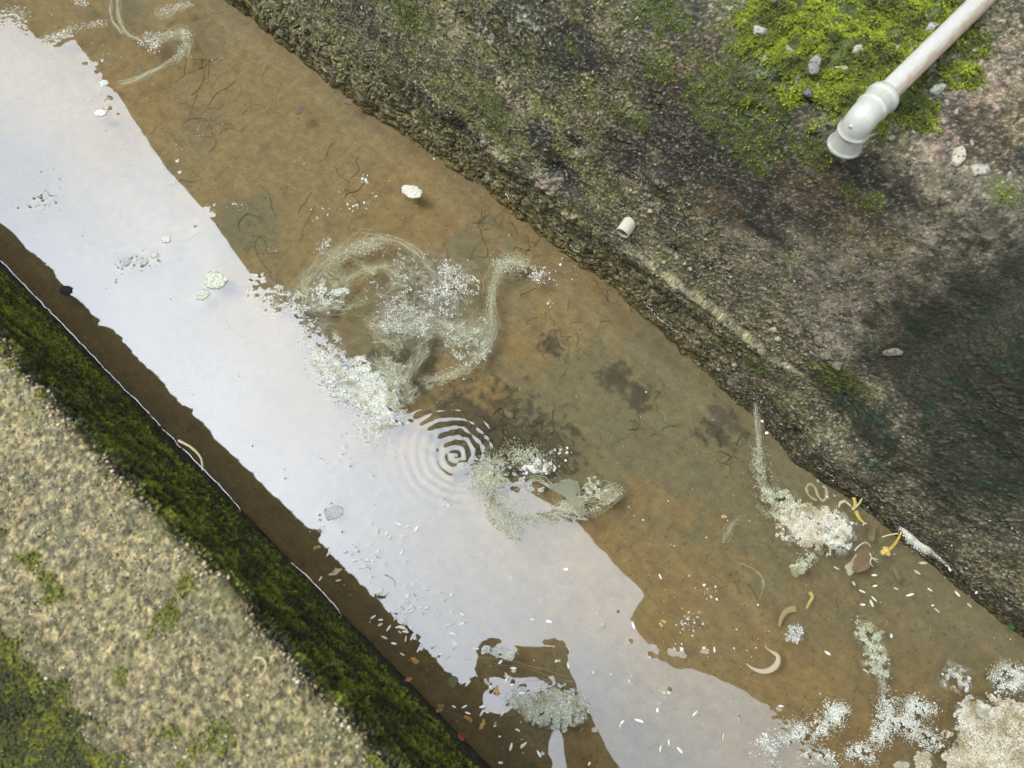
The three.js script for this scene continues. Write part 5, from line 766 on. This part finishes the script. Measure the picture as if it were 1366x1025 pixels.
// ------------------------------------------------------------------ what stands round the place (mirrored in the water, or added to shade it)
{
  const g = []; for (const [x0, x1, y] of [[-60, -1.28, 0.396], [1.38, 60, 0.476]]) { const q = new THREE.PlaneGeometry(x1 - x0, 120, 8, 16); q.rotateX(-Math.PI / 2); q.translate((x0 + x1) / 2, y, 0); g.push(q); }
  tag(add('ground', mergeGeometries(g), std(0.16, 0.14, 0.10, 0.95)), 'bare earth on both sides of the drain', null, null, 'structure');
  const EAVE = 2.6, mirrored = (px, py) => { const p = P(px, py, -EAVE); return [p.x, p.z]; };
  const house = thing('house', 'house with ragged sheet-metal eaves beside the right wall, seen mirrored in the water', 'house', new THREE.Vector3(1.45, 0.47, -1.5));
  const sheet = std(0.10, 0.085, 0.07, 0.7), at = house.position;
  const eave = (pix, y, x1) => { const pts = pix.map(([a, b]) => mirrored(a, b)), f = pts[0], l = pts[pts.length - 1], s = new THREE.Shape([...pts, [x1, l[1]], [x1, f[1]]].map(([x, z]) => new THREE.Vector2(x, -z))); const e = new THREE.ExtrudeGeometry(s, { depth: 0.03, bevelEnabled: false }); e.rotateX(-Math.PI / 2); e.translate(-at.x, y - at.y, -at.z); add('roof', e, sheet, house); };
  eave([[-60, -20], [0, 15], [25, 25], [50, 52], [75, 58], [95, 48], [160, 130], [215, 215], [280, 290], [346, 382], [440, 458], [540, 545], [650, 620], [765, 690], [862, 794], [838, 829], [870, 865], [900, 890], [925, 893], [960, 905], [1000, 924], [1050, 962], [1130, 1050], [1250, 1180]], EAVE, 3.2);
  const wallBox = new THREE.BoxGeometry(2.0, 2.1, 14); wallBox.translate(2.6 - at.x, 0.47 + 1.05 - at.y, -1.5 - at.z); add('house_wall', wallBox, std(0.20, 0.17, 0.13, 0.9), house);
  const skyBlocker = thing('house', 'unseen plain building added behind the left bank to hold back sky light', 'building', new THREE.Vector3(-2.95, 0.39, -1)); const b1 = new THREE.BoxGeometry(2, 4.0, 16); b1.translate(0, 2.0, 0); add('house_wall', b1, std(0.30, 0.28, 0.24, 0.9), skyBlocker); const b2 = new THREE.BoxGeometry(2.2, 0.12, 16.2); b2.translate(0, 4.06, 0); add('roof', b2, std(0.22, 0.2, 0.18, 0.9), skyBlocker);  // added out of view, placed and sized to cut sky light on kerb and wall
  for (const z of [-4, 0, 4]) { const w = add('window', new THREE.BoxGeometry(0.06, 1.1, 1.2), std(0.12, 0.10, 0.08, 0.6), skyBlocker); w.position.set(1.0, 1.7, z); const pane = add('pane', new THREE.BoxGeometry(0.02, 0.96, 1.06), std(0.03, 0.035, 0.04, 0.15), w); pane.position.x = 0.025; }
}
// the one who holds the camera: crouched on the left bank, mirrored as a dark figure in the water
{
  const eye = camera.position, cam = (r, u, b) => eye.clone().addScaledVector(camRight, r).addScaledVector(camUp, u).addScaledVector(camBack, b);
  const ph = thing('phone', 'black phone held flat over the drain, mirrored in the water', 'phone', cam(0.012, -0.002, 0.009)); ph.quaternion.copy(camera.quaternion);
  add('body', new RoundedBoxGeometry(0.162, 0.076, 0.0085, 3, 0.004), std(0.02, 0.02, 0.022, 0.4), ph); const sc = add('screen', new RoundedBoxGeometry(0.154, 0.069, 0.0012, 2, 0.0005), std(0.05, 0.05, 0.055, 0.2), ph); sc.position.z = 0.0042;
  // bones as tapered capsules, joined with a smooth minimum and meshed
  const G = 0.405, V = (x, y, d) => new THREE.Vector3(x, y, -d);
  function field(bones, lo, hi, cell, k) {
    const size = Math.max(hi.x - lo.x, hi.y - lo.y, hi.z - lo.z), res = Math.ceil(size / cell) + 3, mc = new MarchingCubes(res, new THREE.MeshStandardMaterial(), false, false, 400000), c = lo.clone().add(hi).multiplyScalar(0.5), h = size / 2 * (res / (res - 3)), p = new THREE.Vector3(), ba = new THREE.Vector3(), pa = new THREE.Vector3(); mc.isolation = 0;
    for (let z = 0; z < res; z++) for (let y = 0; y < res; y++) for (let x = 0; x < res; x++) {
      p.set((x / (res / 2) - 1) * h + c.x, (y / (res / 2) - 1) * h + c.y, (z / (res / 2) - 1) * h + c.z); let f = 9;
      for (const [a, b, ra, rb] of bones) { ba.subVectors(b, a); pa.subVectors(p, a); const t = Math.min(1, Math.max(0, pa.dot(ba) / (ba.lengthSq() + 1e-9))), dd = pa.addScaledVector(ba, -t).length() - lerp(ra, rb, t); const q = Math.max(0, k - Math.abs(f - dd)) / k; f = Math.min(f, dd) - q * q * k / 4; }
      mc.field[x + y * res + z * res * res] = -f;
    }
    mc.update(); const n = mc.count, pos = new Float32Array(mc.positionArray.subarray(0, n * 3)), g = new THREE.BufferGeometry(); for (let i = 0; i < n; i++) { pos[i * 3] = pos[i * 3] * h + c.x; pos[i * 3 + 1] = pos[i * 3 + 1] * h + c.y; pos[i * 3 + 2] = pos[i * 3 + 2] * h + c.z; }
    g.setAttribute('position', new THREE.BufferAttribute(pos, 3)); const w = mergeVertices(g, 1e-4); w.computeVertexNormals(); return w;
  }
  const who = thing('person', 'person in dark clothes crouching over the drain, mirrored in the water', 'person', V(-0.55, G, -0.5)), rel = (g) => g.translate(-who.position.x, -who.position.y, -who.position.z);
  const hip = [V(-0.50, 0.66, -0.62), V(-0.68, 0.66, -0.46)], knee = [V(-0.32, 0.84, -0.44), V(-0.55, 0.84, -0.22)], foot = [V(-0.44, G + 0.06, -0.52), V(-0.62, G + 0.06, -0.34)], chest = V(-0.42, 1.10, -0.40), belly = V(-0.54, 0.84, -0.50), sh = [V(-0.22, 1.17, -0.44), V(-0.44, 1.17, -0.20)], neck = V(-0.27, 1.23, -0.26), head = V(-0.19, 1.36, -0.18);
  const hr = cam(0.100, 0.000, 0.035), hl = cam(-0.082, 0.000, 0.035), er = V(-0.10, 0.98, -0.36), el = V(-0.32, 0.96, -0.03);
  const clothes = [[belly, chest, 0.15, 0.17], [hip[0], hip[1], 0.11, 0.11], [belly, hip[0].clone().lerp(hip[1], 0.5), 0.13, 0.13], [sh[0], sh[1], 0.065, 0.065], [chest, neck, 0.10, 0.055], ...[0, 1].flatMap((i) => [[hip[i], knee[i], 0.085, 0.06], [knee[i], foot[i], 0.058, 0.042]]), [sh[0], er, 0.075, 0.07], [er, hr.clone().lerp(er, 0.3), 0.066, 0.036], [sh[1], el, 0.056, 0.044], [el, hl.clone().lerp(el, 0.3), 0.043, 0.032]];
  const toe = new THREE.Vector3(0.12, -0.02, -0.11); const body = [...clothes, [foot[0], foot[0].clone().add(toe), 0.04, 0.035], [foot[1], foot[1].clone().add(toe), 0.04, 0.035]];
  add('body', rel(field(body, V(-0.95, 0.38, -0.15 + 0.25), V(0.12, 1.45, -0.95), 0.016, 0.05)), std(0.035, 0.035, 0.04, 0.9), who);
  const skin = std(0.34, 0.20, 0.13, 0.55), look = eye.clone().sub(head).normalize(), lookS = new THREE.Vector3().crossVectors(look, UP).normalize(), lookU = new THREE.Vector3().crossVectors(lookS, look), at3 = (r, u, f) => head.clone().addScaledVector(lookS, r).addScaledVector(lookU, u).addScaledVector(look, f);
  const face = [[at3(0, 0.03, -0.02), at3(0, -0.02, 0.0), 0.085, 0.07], [at3(0, -0.06, 0.045), at3(0, -0.07, 0.05), 0.042, 0.03], [at3(0, 0.0, 0.082), at3(0, -0.03, 0.1), 0.008, 0.014], [at3(0.078, -0.01, -0.01), at3(0.082, -0.04, 0), 0.014, 0.01], [at3(-0.078, -0.01, -0.01), at3(-0.082, -0.04, 0), 0.014, 0.01], [at3(0.03, 0.015, 0.07), at3(0.045, 0.015, 0.06), 0.014, 0.012], [at3(-0.03, 0.015, 0.07), at3(-0.045, 0.015, 0.06), 0.014, 0.012], [at3(-0.02, -0.055, 0.088), at3(0.02, -0.055, 0.088), 0.007, 0.007], [at3(0, -0.05, -0.02), neck, 0.055, 0.06]];
  add('head', rel(field(face, head.clone().addScalar(-0.17), head.clone().addScalar(0.17), 0.006, 0.02)), skin, who);
  add('hair', rel(field([[at3(0, 0.06, -0.035), at3(0, 0.0, -0.06), 0.088, 0.08], [at3(-0.05, 0.07, 0.03), at3(0.05, 0.07, 0.03), 0.045, 0.045]], head.clone().addScalar(-0.19), head.clone().addScalar(0.19), 0.009, 0.03)), std(0.015, 0.012, 0.01, 0.7), who);
  const eyeGeo = new THREE.SphereGeometry(0.0115, 16, 12), eyeMat = std(0.7, 0.68, 0.65, 0.2); for (const s of [-1, 1]) { const e = add('eye', eyeGeo, eyeMat, who); e.position.copy(at3(s * 0.032, 0.002, 0.070)).sub(who.position); }
  for (const s of [-1, 1]) {  // each hand grips an end of the phone: fingers behind the screen's far edge, thumb over the glass
    const w = cam(s > 0 ? 0.125 : -0.105, -0.045, 0.06), pc = cam(s > 0 ? 0.108 : -0.086, -0.012, 0.036), bones = [[(s > 0 ? hr : hl).clone().lerp(s > 0 ? er : el, 0.3), w, 0.028, 0.024], [w, pc, 0.024, 0.022], [pc, cam(s > 0 ? 0.105 : -0.083, 0.016, 0.03), 0.02, 0.016]], x = s > 0 ? 1 : -1, e = s > 0 ? 0.012 : 0.012, X = (q) => e + x * q;
    const chains = [[[0.100, 0.020, 0.030], [0.098, 0.043, 0.016], [0.080, 0.050, 0.010], [0.060, 0.048, 0.010]], [[0.102, 0.008, 0.028], [0.104, 0.022, 0.010], [0.092, 0.024, 0.000], [0.083, 0.022, -0.001]], [[0.102, -0.008, 0.028], [0.105, 0.002, 0.010], [0.094, 0.004, 0.000], [0.085, 0.003, -0.001]], [[0.101, -0.022, 0.030], [0.103, -0.016, 0.012], [0.094, -0.015, 0.002], [0.087, -0.015, 0.0]], [[0.104, -0.024, 0.040], [0.090, -0.012, 0.040], [0.072, -0.004, 0.026], [0.058, 0.0, 0.021]]];
    chains.forEach((c, i) => { const p = c.map(([a, b, z]) => cam(X(a), b, z)), r = i === 4 ? 0.0105 : 0.0088; for (let q = 0; q < 3; q++) bones.push([p[q], p[q + 1], r * (1.05 - 0.08 * q), r * (0.97 - 0.08 * q)]); });
    add('hand', rel(field(bones, pc.clone().addScalar(-0.1), pc.clone().addScalar(0.1), 0.0035, 0.006)), skin, who);
  }
}
for (const o of scene.children) if (o.isMesh && o.name.startsWith('water')) o.castShadow = false;
renderer.setSize(1024, 768);
renderer.render(scene, camera);
